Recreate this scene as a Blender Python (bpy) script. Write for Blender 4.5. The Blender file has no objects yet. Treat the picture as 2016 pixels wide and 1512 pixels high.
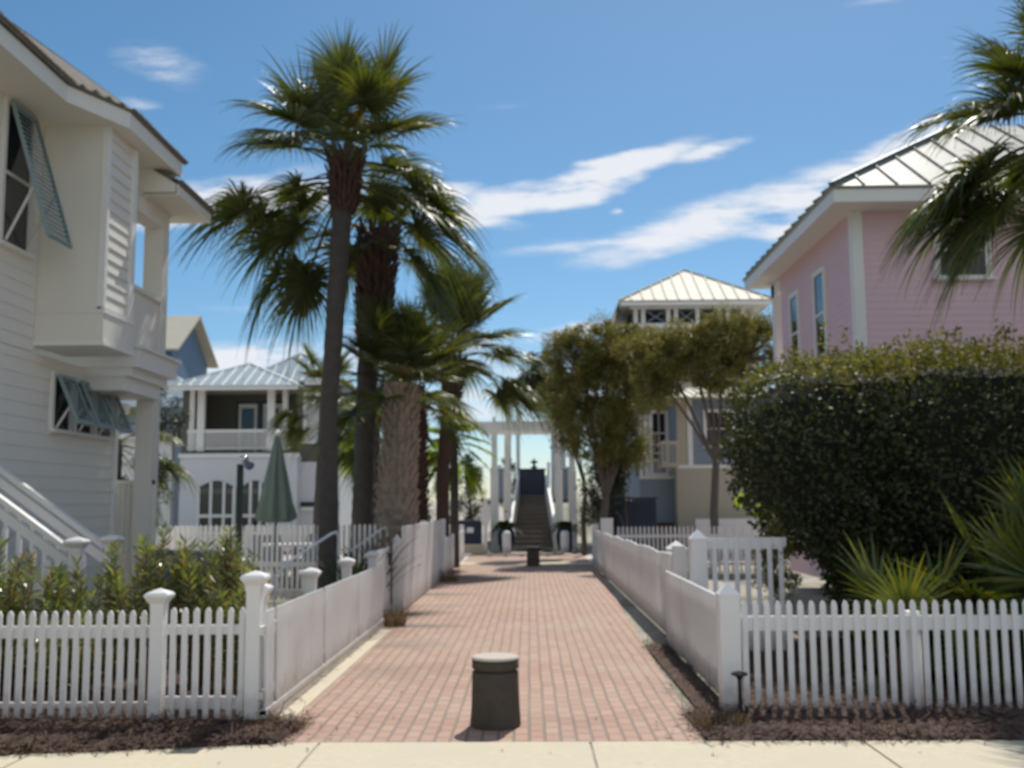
import bpy, bmesh, math, random
import numpy as np
from mathutils import Vector, Matrix
random.seed(7); RNG = np.random.default_rng(7)
PI = math.pi; R_ = math.radians
scene = bpy.context.scene; COL = scene.collection
# ------------------------------------------------------------------ camera
F_PX = 2050.0; YAW = R_(.9); PITCH = R_(6.65); ROLL = R_(.4); EYE = Vector((0, 0, 1.6))
Fv = Vector((-math.sin(YAW)*math.cos(PITCH), math.cos(YAW)*math.cos(PITCH), math.sin(PITCH)))
R0 = Vector((math.cos(YAW), math.sin(YAW), 0)); U0 = R0.cross(Fv)
Rv = R0*math.cos(ROLL) - U0*math.sin(ROLL); Uv = R0*math.sin(ROLL) + U0*math.cos(ROLL)
cam = bpy.data.cameras.new('camera'); camo = bpy.data.objects.new('camera', cam); COL.objects.link(camo)
m = Matrix((Rv, Uv, -Fv)).transposed().to_4x4(); m.translation = EYE; camo.matrix_world = m
cam.sensor_width = 36; cam.lens = 36*F_PX/2016; cam.clip_end = 9000; cam.clip_start = .05
cam.dof.use_dof = True; cam.dof.focus_distance = 1.25; cam.dof.aperture_fstop = 8.4; cam.dof.aperture_blades = 0
scene.camera = camo
scene.view_settings.view_transform = 'Standard'; scene.view_settings.look = 'None'
scene.view_settings.exposure = 0.0; scene.view_settings.gamma = 1
# ------------------------------------------------------------------ sun + sky
SUN_EL = R_(52); SUN_AZ = R_(15.5)          # azimuth measured from +Y (down the lane) towards +X
sd = Vector((math.sin(SUN_AZ)*math.cos(SUN_EL), math.cos(SUN_AZ)*math.cos(SUN_EL), math.sin(SUN_EL)))
sun = bpy.data.lights.new('sun', 'SUN'); sun.energy = 4.4; sun.angle = R_(.5); sun.color = (1, .95, .87)
suno = bpy.data.objects.new('sun', sun); COL.objects.link(suno); suno.location = (0, 0, 30)
suno.rotation_euler = (-sd).to_track_quat('-Z', 'Y').to_euler()
world = bpy.data.worlds.new('World'); scene.world = world; world.use_nodes = True
def ray_uv(x, y):
    d = Fv*F_PX + Rv*(x-1008) + Uv*(756-y)
    return d.x/d.y, d.z/d.y
def build_world():
    nt = world.node_tree; nt.nodes.clear(); N = nt.nodes.new; L = nt.links.new
    sky = N('ShaderNodeTexSky'); sky.sky_type = 'NISHITA'; sky.sun_disc = False
    sky.sun_elevation = SUN_EL; sky.sun_rotation = SUN_AZ; sky.air_density = .85; sky.dust_density = .35; sky.ozone_density = 3.2
    bg = N('ShaderNodeBackground'); bg.inputs[1].default_value = .104
    hs = N('ShaderNodeHueSaturation'); hs.inputs['Hue'].default_value = .488; hs.inputs['Saturation'].default_value = 1.18; L(sky.outputs[0], hs.inputs['Color']); L(hs.outputs[0], bg.inputs[0])
    tc = N('ShaderNodeTexCoord'); sp = N('ShaderNodeSeparateXYZ'); L(tc.outputs['Generated'], sp.inputs[0])
    def M(op, a, b=None, c=None, clamp=False):
        n = N('ShaderNodeMath'); n.operation = op; n.use_clamp = clamp
        for i, v in enumerate((a, b, c)):
            if v is None: continue
            if isinstance(v, (int, float)): n.inputs[i].default_value = v
            else: L(v, n.inputs[i])
        return n.outputs[0]
    yy = M('MAXIMUM', sp.outputs[1], .02)
    u = M('DIVIDE', sp.outputs[0], yy); v = M('DIVIDE', sp.outputs[2], yy)
    cb = N('ShaderNodeCombineXYZ'); L(u, cb.inputs[0]); L(v, cb.inputs[1])
    # warp
    nz = N('ShaderNodeTexNoise'); nz.inputs['Scale'].default_value = 9; nz.inputs['Detail'].default_value = 6; nz.inputs['Roughness'].default_value = .6
    mp = N('ShaderNodeMapping'); mp.inputs['Rotation'].default_value = (0, 0, R_(-14)); mp.inputs['Scale'].default_value = (.55, 1.6, 1); L(cb.outputs[0], mp.inputs[0]); L(mp.outputs[0], nz.inputs['Vector'])
    sb = N('ShaderNodeVectorMath'); sb.operation = 'SUBTRACT'; L(nz.outputs['Color'], sb.inputs[0]); sb.inputs[1].default_value = (.5, .5, .5)
    sc = N('ShaderNodeVectorMath'); sc.operation = 'MULTIPLY'; L(sb.outputs[0], sc.inputs[0]); sc.inputs[1].default_value = (.10, .045, 0)
    wp = N('ShaderNodeVectorMath'); wp.operation = 'ADD'; L(cb.outputs[0], wp.inputs[0]); L(sc.outputs[0], wp.inputs[1])
    # wisps
    n2 = N('ShaderNodeTexNoise'); n2.inputs['Scale'].default_value = 22; n2.inputs['Detail'].default_value = 8; n2.inputs['Roughness'].default_value = .62
    mp2 = N('ShaderNodeMapping'); mp2.inputs['Rotation'].default_value = (0, 0, R_(-16)); mp2.inputs['Scale'].default_value = (.32, 1.5, 1); L(cb.outputs[0], mp2.inputs[0]); L(mp2.outputs[0], n2.inputs['Vector'])
    # ellipses: centre px, half-length px, half-height px, tilt deg (counter-clockwise), density
    E = [(1180, 350, 250, 40, 19, 1.25), (1400, 296, 110, 20, 14, .8), (960, 405, 170, 46, 12, 1.2), (930, 440, 110, 16, -6, .7),
         (1420, 430, 330, 50, 15, 1.0), (1560, 375, 240, 55, 17, .9), (1200, 470, 260, 24, 8, .6), (1760, 300, 170, 34, 24, .85), (1900, 260, 200, 50, 20, .6), (1560, 440, 140, 40, 5, 1.0),
         (330, 125, 115, 46, -24, .62), (270, 195, 60, 16, -4, .4), (430, 400, 260, 52, 4, 1.25), (620, 380, 200, 60, 8, .8), (860, 390, 120, 45, 8, 1.0),
         (480, 700, 190, 42, 2, 1.0), (800, 700, 300, 70, 2, .6), (1130, 655, 130, 26, 4, .75), (1000, 780, 260, 80, 0, .7), (1250, 720, 260, 70, 0, .5),
         (480, 590, 120, 10, 4, .22), (1215, 405, 22, 10, 0, .6), (1000, 215, 60, 12, 6, .12), (1720, 8, 90, 14, 5, .35), (1800, 600, 400, 40, 5, .4),
         (-300, 350, 300, 60, 10, .8), (2500, 450, 400, 70, 12, .9), (1000, -500, 500, 120, 15, .7), (200, -300, 200, 60, 25, .5)]
    tot = None
    for (px, py, a, b, t, dn) in E:
        cu, cv = ray_uv(px, py)
        mpp = N('ShaderNodeMapping'); mpp.vector_type = 'TEXTURE'
        mpp.inputs['Location'].default_value = (cu, cv, 0); mpp.inputs['Rotation'].default_value = (0, 0, R_(t)); mpp.inputs['Scale'].default_value = (a/F_PX, b/F_PX, 1)
        L(wp.outputs[0], mpp.inputs[0])
        ln = N('ShaderNodeVectorMath'); ln.operation = 'LENGTH'; L(mpp.outputs[0], ln.inputs[0])
        q = M('MULTIPLY', M('SUBTRACT', 1.15, ln.outputs['Value'], clamp=True), dn)
        tot = q if tot is None else M('MAXIMUM', tot, q)
    nn = N('ShaderNodeMapRange'); L(n2.outputs['Fac'], nn.inputs[0]); nn.inputs[1].default_value = .30; nn.inputs[2].default_value = .66; nn.inputs[3].default_value = .12; nn.inputs[4].default_value = 1.75
    dens = M('MULTIPLY', tot, nn.outputs[0])
    mr = N('ShaderNodeMapRange'); mr.interpolation_type = 'SMOOTHSTEP'; L(dens, mr.inputs[0]); mr.inputs[1].default_value = .04; mr.inputs[2].default_value = .92; mr.inputs[3].default_value = 0; mr.inputs[4].default_value = .93
    front = M('GREATER_THAN', sp.outputs[1], .03)
    fac = M('MULTIPLY', mr.outputs[0], front)
    # unseen broken cloud added behind the viewer as fill light
    n6 = N('ShaderNodeTexNoise'); n6.inputs['Scale'].default_value = 2.2; n6.inputs['Detail'].default_value = 7; L(tc.outputs['Generated'], n6.inputs['Vector'])
    m6 = N('ShaderNodeMapRange'); m6.interpolation_type = 'SMOOTHSTEP'; L(n6.outputs['Fac'], m6.inputs[0]); m6.inputs[1].default_value = .38; m6.inputs[2].default_value = .56; m6.inputs[4].default_value = .7
    back = M('MULTIPLY', M('MULTIPLY', M('ADD', M('MULTIPLY', sp.outputs[1], -1), -.05), 4, clamp=True), M('MULTIPLY', sp.outputs[2], 8, clamp=True))
    fac = M('MAXIMUM', fac, M('MULTIPLY', m6.outputs[0], back))
    cl = N('ShaderNodeBackground'); cl.inputs[0].default_value = (.93, .95, 1, 1); cl.inputs[1].default_value = .93
    mx = N('ShaderNodeMixShader'); L(fac, mx.inputs[0]); L(bg.outputs[0], mx.inputs[1]); L(cl.outputs[0], mx.inputs[2])
    out = N('ShaderNodeOutputWorld'); L(mx.outputs[0], out.inputs[0])
build_world()
# ------------------------------------------------------------------ materials
def newmat(name):
    mt = bpy.data.materials.new(name); mt.use_nodes = True; nt = mt.node_tree
    b = nt.nodes['Principled BSDF']; return mt, nt, b
def paint(name, col, rough=.5, var=.12, scale=3.0, bump=0.0, metal=0.0, streak=False, dirt=None, splash=False):
    mt, nt, b = newmat(name); N = nt.nodes.new; L = nt.links.new
    tc = N('ShaderNodeTexCoord'); mp = N('ShaderNodeMapping'); L(tc.outputs['Object'], mp.inputs[0])
    if streak: mp.inputs['Scale'].default_value = (1, 1, .15)
    nz = N('ShaderNodeTexNoise'); nz.inputs['Scale'].default_value = scale; nz.inputs['Detail'].default_value = 6; L(mp.outputs[0], nz.inputs['Vector'])
    mx = N('ShaderNodeMix'); mx.data_type = 'RGBA'; L(nz.outputs['Fac'], mx.inputs[0])
    mx.inputs[6].default_value = (*[c*(1-var) for c in col], 1); mx.inputs[7].default_value = (*[min(1, c*(1+var)) for c in col], 1)
    src = mx.outputs[2]
    if dirt:
        n3 = N('ShaderNodeTexNoise'); n3.inputs['Scale'].default_value = 1.6; n3.inputs['Detail'].default_value = 8; L(tc.outputs['Object'], n3.inputs['Vector'])
        rr = N('ShaderNodeMapRange'); L(n3.outputs['Fac'], rr.inputs[0]); rr.inputs[1].default_value = .55; rr.inputs[2].default_value = .75; rr.inputs[4].default_value = .55
        m2 = N('ShaderNodeMix'); m2.data_type = 'RGBA'; L(rr.outputs[0], m2.inputs[0]); L(src, m2.inputs[6]); m2.inputs[7].default_value = (*dirt, 1); src = m2.outputs[2]
    if dirt and splash:      # soil splashed up from the ground, densest at the foot
        sz = N('ShaderNodeSeparateXYZ'); L(tc.outputs['Object'], sz.inputs[0])
        n7 = N('ShaderNodeTexNoise'); n7.inputs['Scale'].default_value = 11; n7.inputs['Detail'].default_value = 6; L(tc.outputs['Object'], n7.inputs['Vector'])
        ad = N('ShaderNodeMath'); ad.operation = 'MULTIPLY_ADD'; L(n7.outputs['Fac'], ad.inputs[0]); ad.inputs[1].default_value = -.34; L(sz.outputs[2], ad.inputs[2])
        r7 = N('ShaderNodeMapRange'); L(ad.outputs[0], r7.inputs[0]); r7.inputs[1].default_value = .12; r7.inputs[2].default_value = -.12; r7.inputs[3].default_value = 0; r7.inputs[4].default_value = .6
        m7 = N('ShaderNodeMix'); m7.data_type = 'RGBA'; L(r7.outputs[0], m7.inputs[0]); L(src, m7.inputs[6]); m7.inputs[7].default_value = (.30, .22, .17, 1); src = m7.outputs[2]
    L(src, b.inputs['Base Color']); b.inputs['Roughness'].default_value = rough; b.inputs['Metallic'].default_value = metal
    if bump:
        bp = N('ShaderNodeBump'); bp.inputs['Strength'].default_value = bump; bp.inputs['Distance'].default_value = .02
        n4 = N('ShaderNodeTexNoise'); n4.inputs['Scale'].default_value = scale*8; n4.inputs['Detail'].default_value = 5; L(tc.outputs['Object'], n4.inputs['Vector']); L(n4.outputs['Fac'], bp.inputs['Height']); L(bp.outputs[0], b.inputs['Normal'])
    return mt
def leafmat(name, cols, rough=.38, trans=.35, glow=None):
    mt, nt, b = newmat(name); N = nt.nodes.new; L = nt.links.new
    g = N('ShaderNodeNewGeometry'); cr = N('ShaderNodeValToRGB'); L(g.outputs['Random Per Island'], cr.inputs[0])
    el = cr.color_ramp.elements
    n = len(cols)
    for i, c in enumerate(cols):
        p = i/(n-1)
        if i == 0: e = el[0]; e.position = 0
        elif i == n-1: e = el[-1]; e.position = 1
        else: e = el.new(p)
        e.color = (*c, 1)
    L(cr.outputs[0], b.inputs['Base Color']); b.inputs['Roughness'].default_value = rough
    tr = N('ShaderNodeBsdfTranslucent')
    mm = N('ShaderNodeMix'); mm.data_type = 'RGBA'; mm.blend_type = 'MULTIPLY'; mm.inputs[0].default_value = 1; L(cr.outputs[0], mm.inputs[6]); mm.inputs[7].default_value = (*(glow or (1.5, 1.7, .7)), 1)
    L(mm.outputs[2], tr.inputs[0])
    ms = N('ShaderNodeMixShader'); ms.inputs[0].default_value = trans; L(b.outputs[0], ms.inputs[1]); L(tr.outputs[0], ms.inputs[2])
    L(ms.outputs[0], nt.nodes['Material Output'].inputs[0])
    return mt
def brickmat():
    mt, nt, b = newmat('clay pavers'); N = nt.nodes.new; L = nt.links.new
    tc = N('ShaderNodeTexCoord'); mp = N('ShaderNodeMapping'); mp.inputs['Rotation'].default_value = (0, 0, R_(90)); L(tc.outputs['Object'], mp.inputs[0])
    wn = N('ShaderNodeTexNoise'); wn.inputs['Scale'].default_value = .9; wn.inputs['Detail'].default_value = 2; L(tc.outputs['Object'], wn.inputs['Vector'])
    ws = N('ShaderNodeVectorMath'); ws.operation = 'SCALE'; ws.inputs['Scale'].default_value = .03; L(wn.outputs['Color'], ws.inputs[0])
    wa = N('ShaderNodeVectorMath'); wa.operation = 'ADD'; L(mp.outputs[0], wa.inputs[0]); L(ws.outputs[0], wa.inputs[1])
    br = N('ShaderNodeTexBrick'); L(wa.outputs[0], br.inputs['Vector']); br.offset = .5
    br.inputs['Scale'].default_value = 1; br.inputs['Brick Width'].default_value = .215; br.inputs['Row Height'].default_value = .108
    br.inputs['Mortar Size'].default_value = .012; br.inputs['Mortar Smooth'].default_value = .3; br.inputs['Bias'].default_value = 0
    br.inputs['Color1'].default_value = (.39, .228, .165, 1); br.inputs['Color2'].default_value = (.455, .295, .218, 1); br.inputs['Mortar'].default_value = (.225, .165, .13, 1)
    n1 = N('ShaderNodeTexNoise'); n1.inputs['Scale'].default_value = .55; n1.inputs['Detail'].default_value = 7; n1.inputs['Roughness'].default_value = .62; L(tc.outputs['Object'], n1.inputs['Vector'])
    r1 = N('ShaderNodeMapRange'); L(n1.outputs['Fac'], r1.inputs[0]); r1.inputs[1].default_value = .42; r1.inputs[2].default_value = .72; r1.inputs[4].default_value = .5
    m1 = N('ShaderNodeMix'); m1.data_type = 'RGBA'; L(r1.outputs[0], m1.inputs[0]); L(br.outputs['Color'], m1.inputs[6]); m1.inputs[7].default_value = (.41, .33, .255, 1)
    # dark rounded patches with uneven rims, mostly along the left edge
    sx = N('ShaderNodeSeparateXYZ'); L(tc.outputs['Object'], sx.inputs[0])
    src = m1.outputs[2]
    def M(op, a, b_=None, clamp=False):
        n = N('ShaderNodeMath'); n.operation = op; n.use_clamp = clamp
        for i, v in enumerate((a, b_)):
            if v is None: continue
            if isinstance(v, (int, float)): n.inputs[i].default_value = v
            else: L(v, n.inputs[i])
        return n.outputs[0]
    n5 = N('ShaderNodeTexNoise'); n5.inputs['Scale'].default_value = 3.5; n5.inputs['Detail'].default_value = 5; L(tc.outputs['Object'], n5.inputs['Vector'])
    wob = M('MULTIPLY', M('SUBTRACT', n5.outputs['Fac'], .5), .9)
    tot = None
    for (cx, cy, ax, ay, s) in DARK_PATCHES:
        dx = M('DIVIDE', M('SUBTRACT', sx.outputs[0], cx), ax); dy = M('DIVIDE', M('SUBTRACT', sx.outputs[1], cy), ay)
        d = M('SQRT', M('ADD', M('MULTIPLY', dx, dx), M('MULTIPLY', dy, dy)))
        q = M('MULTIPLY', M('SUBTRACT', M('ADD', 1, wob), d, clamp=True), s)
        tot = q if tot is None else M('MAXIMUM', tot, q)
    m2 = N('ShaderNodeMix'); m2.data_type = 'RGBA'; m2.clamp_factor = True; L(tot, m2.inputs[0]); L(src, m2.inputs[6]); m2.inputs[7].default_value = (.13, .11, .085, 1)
    L(m2.outputs[2], b.inputs['Base Color']); b.inputs['Roughness'].default_value = .8
    bp = N('ShaderNodeBump'); bp.inputs['Strength'].default_value = .7; bp.inputs['Distance'].default_value = .008; bp.invert = True; L(br.outputs['Fac'], bp.inputs['Height']); L(bp.outputs[0], b.inputs['Normal'])
    return mt
DARK_PATCHES = [(-1.7, 14.2, 1.0, .35, 1.1), (-1.75, 19.2, .9, .45, 1.0), (-1.75, 23.5, .8, .5, .9), (-1.6, 12.3, .8, .6, .5), (-1.4, 10.4, .9, .7, .35), (1.5, 11.5, .35, .9, .5), (1.3, 9.2, .3, .25, .6), (-1.3, 17, .9, .5, .35), (.3, 8.0, .35, .3, .2)]
def groundmat(name, c1, c2, c3, scale, bump=.5, thr=(.35, .65)):
    mt, nt, b = newmat(name); N = nt.nodes.new; L = nt.links.new
    tc = N('ShaderNodeTexCoord')
    n1 = N('ShaderNodeTexNoise'); n1.inputs['Scale'].default_value = scale; n1.inputs['Detail'].default_value = 10; n1.inputs['Roughness'].default_value = .75; L(tc.outputs['Object'], n1.inputs['Vector'])
    n2 = N('ShaderNodeTexNoise'); n2.inputs['Scale'].default_value = scale*.12; n2.inputs['Detail'].default_value = 5; L(tc.outputs['Object'], n2.inputs['Vector'])
    cr = N('ShaderNodeValToRGB'); L(n1.outputs['Fac'], cr.inputs[0]); cr.color_ramp.elements[0].position = thr[0]; cr.color_ramp.elements[1].position = thr[1]
    cr.color_ramp.elements[0].color = (*c1, 1); cr.color_ramp.elements[1].color = (*c2, 1)
    rr = N('ShaderNodeMapRange'); L(n2.outputs['Fac'], rr.inputs[0]); rr.inputs[1].default_value = .45; rr.inputs[2].default_value = .65
    mx = N('ShaderNodeMix'); mx.data_type = 'RGBA'; L(rr.outputs[0], mx.inputs[0]); L(cr.outputs[0], mx.inputs[6]); mx.inputs[7].default_value = (*c3, 1)
    L(mx.outputs[2], b.inputs['Base Color']); b.inputs['Roughness'].default_value = .9
    bp = N('ShaderNodeBump'); bp.inputs['Strength'].default_value = bump; bp.inputs['Distance'].default_value = .05; L(n1.outputs['Fac'], bp.inputs['Height']); L(bp.outputs[0], b.inputs['Normal'])
    return mt
M_ = {}
M_['white'] = paint('white vinyl', (.83, .81, .80), .42, .05, 2.0, dirt=(.66, .62, .58), splash=True)
M_['dirtywhite'] = paint('weathered white vinyl', (.75, .735, .72), .5, .08, 2.0, dirt=(.56, .51, .46), splash=True)
M_['trim'] = paint('white trim paint', (.78, .77, .74), .5, .05)
M_['cream'] = paint('cream clapboard paint', (.74, .71, .64), .55, .05, 1.2)
M_['pink'] = paint('pink clapboard paint', (.72, .51, .555), .6, .06, 1.2)
M_['shingle'] = paint('dark shingle', (.17, .15, .125), .9, .4, 18, .6)
M_['teal'] = paint('blue green shutter paint', (.25, .33, .33), .5, .12, 6)
M_['blind'] = paint('window blind', (.50, .50, .48), .6, .1, 3)
M_['glass'] = paint('dark window glass', (.02, .025, .03), .06, .1)
M_['navy'] = paint('navy paint', (.012, .022, .05), .4, .15)
M_['metalroof'] = paint('galvanised roof metal', (.50, .56, .56), .35, .1, 1.5, metal=.45)
M_['creamroof'] = paint('cream roof metal', (.50, .46, .36), .65, .08, 1.5)
M_['pinkroof'] = paint('pale roof metal', (.33, .33, .29), .55, .10, 1.2, metal=.15)
M_['darkseam'] = paint('roof seam', (.10, .12, .10), .5, .1)
M_['stucco'] = paint('white stucco', (.66, .67, .70), .8, .05, 2.0, .2)
M_['olive'] = paint('olive stucco', (.13, .125, .105), .8, .08, 2.0)
M_['blue'] = paint('slate blue siding', (.10, .16, .24), .6, .1, 2.0)
M_['bluegrey'] = paint('blue grey siding', (.22, .27, .34), .6, .08, 2.0)
M_['yellow'] = paint('buff stucco', (.46, .42, .33), .8, .06, 2.0)
M_['concrete'] = groundmat('concrete', (.55, .485, .35), (.63, .56, .42), (.57, .51, .385), 16, .15)
M_['street'] = groundmat('street concrete', (.52, .46, .40), (.66, .56, .50), (.60, .58, .52), 5, .15)
M_['mulch'] = groundmat('pine straw mulch', (.045, .025, .018), (.30, .18, .13), (.11, .065, .048), 26, 1.0, (.38, .66))
M_['sand'] = groundmat('sandy ground', (.28, .25, .20), (.48, .43, .36), (.13, .15, .07), 4, .6)
M_['dune'] = groundmat('dune sand', (.30, .26, .21), (.55, .50, .42), (.20, .19, .12), 1.2, .6)
M_['sea'] = paint('sea water', (.03, .12, .16), .12, .3, .05, .3)
M_['brick'] = brickmat()
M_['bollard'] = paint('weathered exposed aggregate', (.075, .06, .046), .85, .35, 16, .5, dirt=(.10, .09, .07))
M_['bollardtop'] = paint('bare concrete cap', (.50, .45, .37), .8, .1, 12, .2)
M_['bark'] = paint('grey palm bark', (.085, .075, .068), .9, .35, 7, .8, streak=False)
M_['redbark'] = paint('reddish palm fibre', (.085, .047, .037), .9, .4, 9, .9)
M_['boot'] = paint('old palm leaf base', (.32, .26, .21), .85, .35, 9, .5)
M_['oakbark'] = paint('oak bark', (.12, .10, .085), .9, .35, 8, .8)
M_['twig'] = paint('brown stem', (.13, .10, .05), .8, .3, 9)
M_['palm'] = leafmat('sabal palm leaf', [(.048, .072, .022), (.07, .092, .024), (.05, .064, .03), (.125, .135, .03), (.045, .07, .027)], .40, .36, (1.7, 1.55, .4))
M_['palmold'] = leafmat('yellowing palm leaf', [(.30, .19, .03), (.20, .16, .03), (.42, .22, .02), (.14, .14, .03)], .45, .4)
M_['palmbright'] = leafmat('bright fan palm leaf', [(.16, .22, .02), (.24, .27, .02), (.12, .17, .02)], .4, .5)
M_['fanleaf'] = leafmat('low fan palm leaf', [(.07, .10, .03), (.12, .14, .03), (.06, .09, .03), (.20, .19, .025), (.08, .11, .03)], .42, .32, (1.5, 1.5, .5))
M_['hedge'] = leafmat('hedge leaf', [(.035, .05, .018), (.05, .066, .018), (.035, .05, .022), (.06, .07, .022), (.03, .045, .016)], .6, .22, (1.7, 1.6, .5))
M_['hedgetop'] = leafmat('sunlit hedge leaf', [(.12, .13, .03), (.20, .19, .035), (.09, .10, .03), (.22, .20, .05), (.13, .14, .045)], .62, .30, (1.6, 1.5, .5))  # lighter, yellower leaf colour that carries the sun on the hedge top
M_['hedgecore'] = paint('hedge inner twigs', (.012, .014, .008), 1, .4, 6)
M_['oak'] = leafmat('oak leaf', [(.14, .145, .048), (.22, .205, .055), (.095, .11, .042), (.29, .25, .06), (.12, .135, .055)], .5, .36, (1.5, 1.35, .5))
M_['darkleaf'] = leafmat('dark evergreen leaf', [(.022, .035, .016), (.035, .05, .018), (.03, .045, .025)], .4, .2)
M_['olea'] = leafmat('oleander leaf', [(.11, .14, .06), (.18, .20, .08), (.15, .17, .12), (.32, .31, .06), (.22, .14, .09), (.17, .19, .13)], .27, .35)
M_['cushion'] = paint('slate cushion', (.20, .22, .26), .9, .1, 5)
M_['umbrella'] = paint('sage canvas', (.16, .21, .185), .85, .1, 5)
M_['black'] = paint('black metal', (.012, .012, .014), .4, .2)
M_['greenmetal'] = paint('dark green metal', (.015, .03, .025), .4, .2)
M_['chrome'] = paint('brushed steel', (.6, .6, .62), .25, .05, metal=.9)
M_['potblue'] = paint('dark blue glaze', (.012, .018, .04), .25, .3, 4)
M_['wood'] = paint('grey weathered decking', (.15, .125, .105), .85, .25, 8, .4)
M_['yellowleaf'] = leafmat('lime leaf', [(.30, .36, .03), (.38, .42, .03)], .5, .5)
M_['straw'] = leafmat('dry straw', [(.16, .10, .055), (.26, .18, .09), (.12, .09, .04)], .8, .2, (1, .9, .6))
M_['soil'] = paint('potting soil', (.03, .02, .015), 1, .3, 9)
# ------------------------------------------------------------------ mesh helper
WO = {}
def worigin(o): return WO.get(o, Vector((0, 0, 0))) if o else Vector((0, 0, 0))
class MB:
    def __init__(s): s.v = []; s.f = []; s.M = None
    def add(s, vs, fs):
        b = len(s.v)
        s.v += [tuple(s.M @ Vector(p)) if s.M is not None else tuple(p) for p in vs]
        s.f += [tuple(b+i for i in f) for f in fs]; return s
    def box(s, x0, x1, y0, y1, z0, z1):
        return s.add([(x0, y0, z0), (x1, y0, z0), (x1, y1, z0), (x0, y1, z0), (x0, y0, z1), (x1, y0, z1), (x1, y1, z1), (x0, y1, z1)],
                     [(0, 3, 2, 1), (4, 5, 6, 7), (0, 1, 5, 4), (1, 2, 6, 5), (2, 3, 7, 6), (3, 0, 4, 7)])
    def sect(s, rings):                       # rings of equal length, closed with end caps
        n = len(rings[0]); vs = [p for r in rings for p in r]; fs = []
        for k in range(len(rings)-1):
            for i in range(n):
                j = (i+1) % n; fs.append((k*n+i, k*n+j, (k+1)*n+j, (k+1)*n+i))
        fs.append(tuple(reversed(range(n)))); fs.append(tuple((len(rings)-1)*n+i for i in range(n)))
        return s.add(vs, fs)
    def lathe(s, prof, c=(0, 0), n=24, jit=0):
        rings = []
        for (r, z) in prof:
            rings.append([(c[0]+r*(1+random.uniform(-jit, jit))*math.cos(2*PI*i/n), c[1]+r*(1+random.uniform(-jit, jit))*math.sin(2*PI*i/n), z) for i in range(n)])
        return s.sect(rings)
    def sq(s, prof, c=(0, 0)):                # square section stack: (half width, z)
        return s.sect([[(c[0]+w*a, c[1]+w*b, z) for a, b in ((-1, -1), (1, -1), (1, 1), (-1, 1))] for (w, z) in prof])
    def tube(s, pts, rad, n=8):
        pts = [Vector(p) for p in pts]; rings = []
        for i, p in enumerate(pts):
            t = (pts[min(i+1, len(pts)-1)]-pts[max(i-1, 0)]).normalized()
            a = t.cross(Vector((0, 0, 1))) if abs(t.z) < .95 else t.cross(Vector((0, 1, 0))); a.normalize(); b = t.cross(a)
            r = rad[i] if isinstance(rad, (list, tuple)) else rad
            rings.append([tuple(p+a*(r*math.cos(2*PI*k/n))+b*(r*math.sin(2*PI*k/n))) for k in range(n)])
        return s.sect(rings)
    def bar(s, p, q, w, h):                   # rectangular bar from p to q, w horizontal, h vertical-ish
        p = Vector(p); q = Vector(q); t = (q-p).normalized()
        a = t.cross(Vector((0, 0, 1))) if abs(t.z) < .98 else Vector((1, 0, 0)); a.normalize(); b = a.cross(t)
        return s.sect([[tuple(c+a*(w/2*i)+b*(h/2*j)) for i, j in ((-1, -1), (1, -1), (1, 1), (-1, 1))] for c in (p, q)])
    def slab(s, poly, th):                    # polygon thickened downwards along its normal
        P = [Vector(p) for p in poly]; n = (P[1]-P[0]).cross(P[-1]-P[0]).normalized()
        if n.z < 0: n = -n
        return s.sect([[tuple(p-n*th) for p in P], [tuple(p) for p in P]])
    def build(s, name, mat, parent=None, smooth=False, local=False):
        me = bpy.data.meshes.new(name); o_ = Vector((0, 0, 0)) if local else worigin(parent)
        me.from_pydata([(x-o_.x, y-o_.y, z-o_.z) for x, y, z in s.v], [], s.f); me.update()
        bm = bmesh.new(); bm.from_mesh(me); bmesh.ops.recalc_face_normals(bm, faces=bm.faces); bm.to_mesh(me); bm.free()
        if smooth:
            for p in me.polygons: p.use_smooth = True
        o = bpy.data.objects.new(name, me); COL.objects.link(o); me.materials.append(M_[mat])
        if parent: o.parent = parent; WO[o] = o_.copy()
        return o
def tag(o, label, cat=None, group=None, kind=None):
    o['label'] = label
    if cat: o['category'] = cat
    if group: o['group'] = group
    if kind: o['kind'] = kind
    return o
def thing(name, label, cat, loc, group=None):
    o = bpy.data.objects.new(name, None); COL.objects.link(o); o.location = loc; o.empty_display_size = .2; WO[o] = Vector(loc)
    return tag(o, label, cat, group)
def structure(o): o['kind'] = 'structure'; return o
def share(src, name, parent, loc, rot=(0, 0, 0), scale=(1, 1, 1)):
    o = bpy.data.objects.new(name, src); COL.objects.link(o); o.parent = parent; o.location = loc; o.rotation_euler = rot; o.scale = scale; return o
def np_mesh(name, V, Fq, mat, parent=None):   # V (n,3), Fq (m,4) quads
    me = bpy.data.meshes.new(name); o_ = worigin(parent)
    V = V - np.array([o_.x, o_.y, o_.z])
    me.vertices.add(len(V)); me.vertices.foreach_set('co', V.astype(np.float32).ravel())
    me.loops.add(Fq.size); me.loops.foreach_set('vertex_index', Fq.astype(np.int32).ravel())
    me.polygons.add(len(Fq)); me.polygons.foreach_set('loop_start', (np.arange(len(Fq))*Fq.shape[1]).astype(np.int32)); me.polygons.foreach_set('loop_total', np.full(len(Fq), Fq.shape[1], np.int32))
    me.update(); me.validate()
    o = bpy.data.objects.new(name, me); COL.objects.link(o); me.materials.append(M_[mat])
    if parent: o.parent = parent; WO[o] = o_.copy()
    return o
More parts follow.
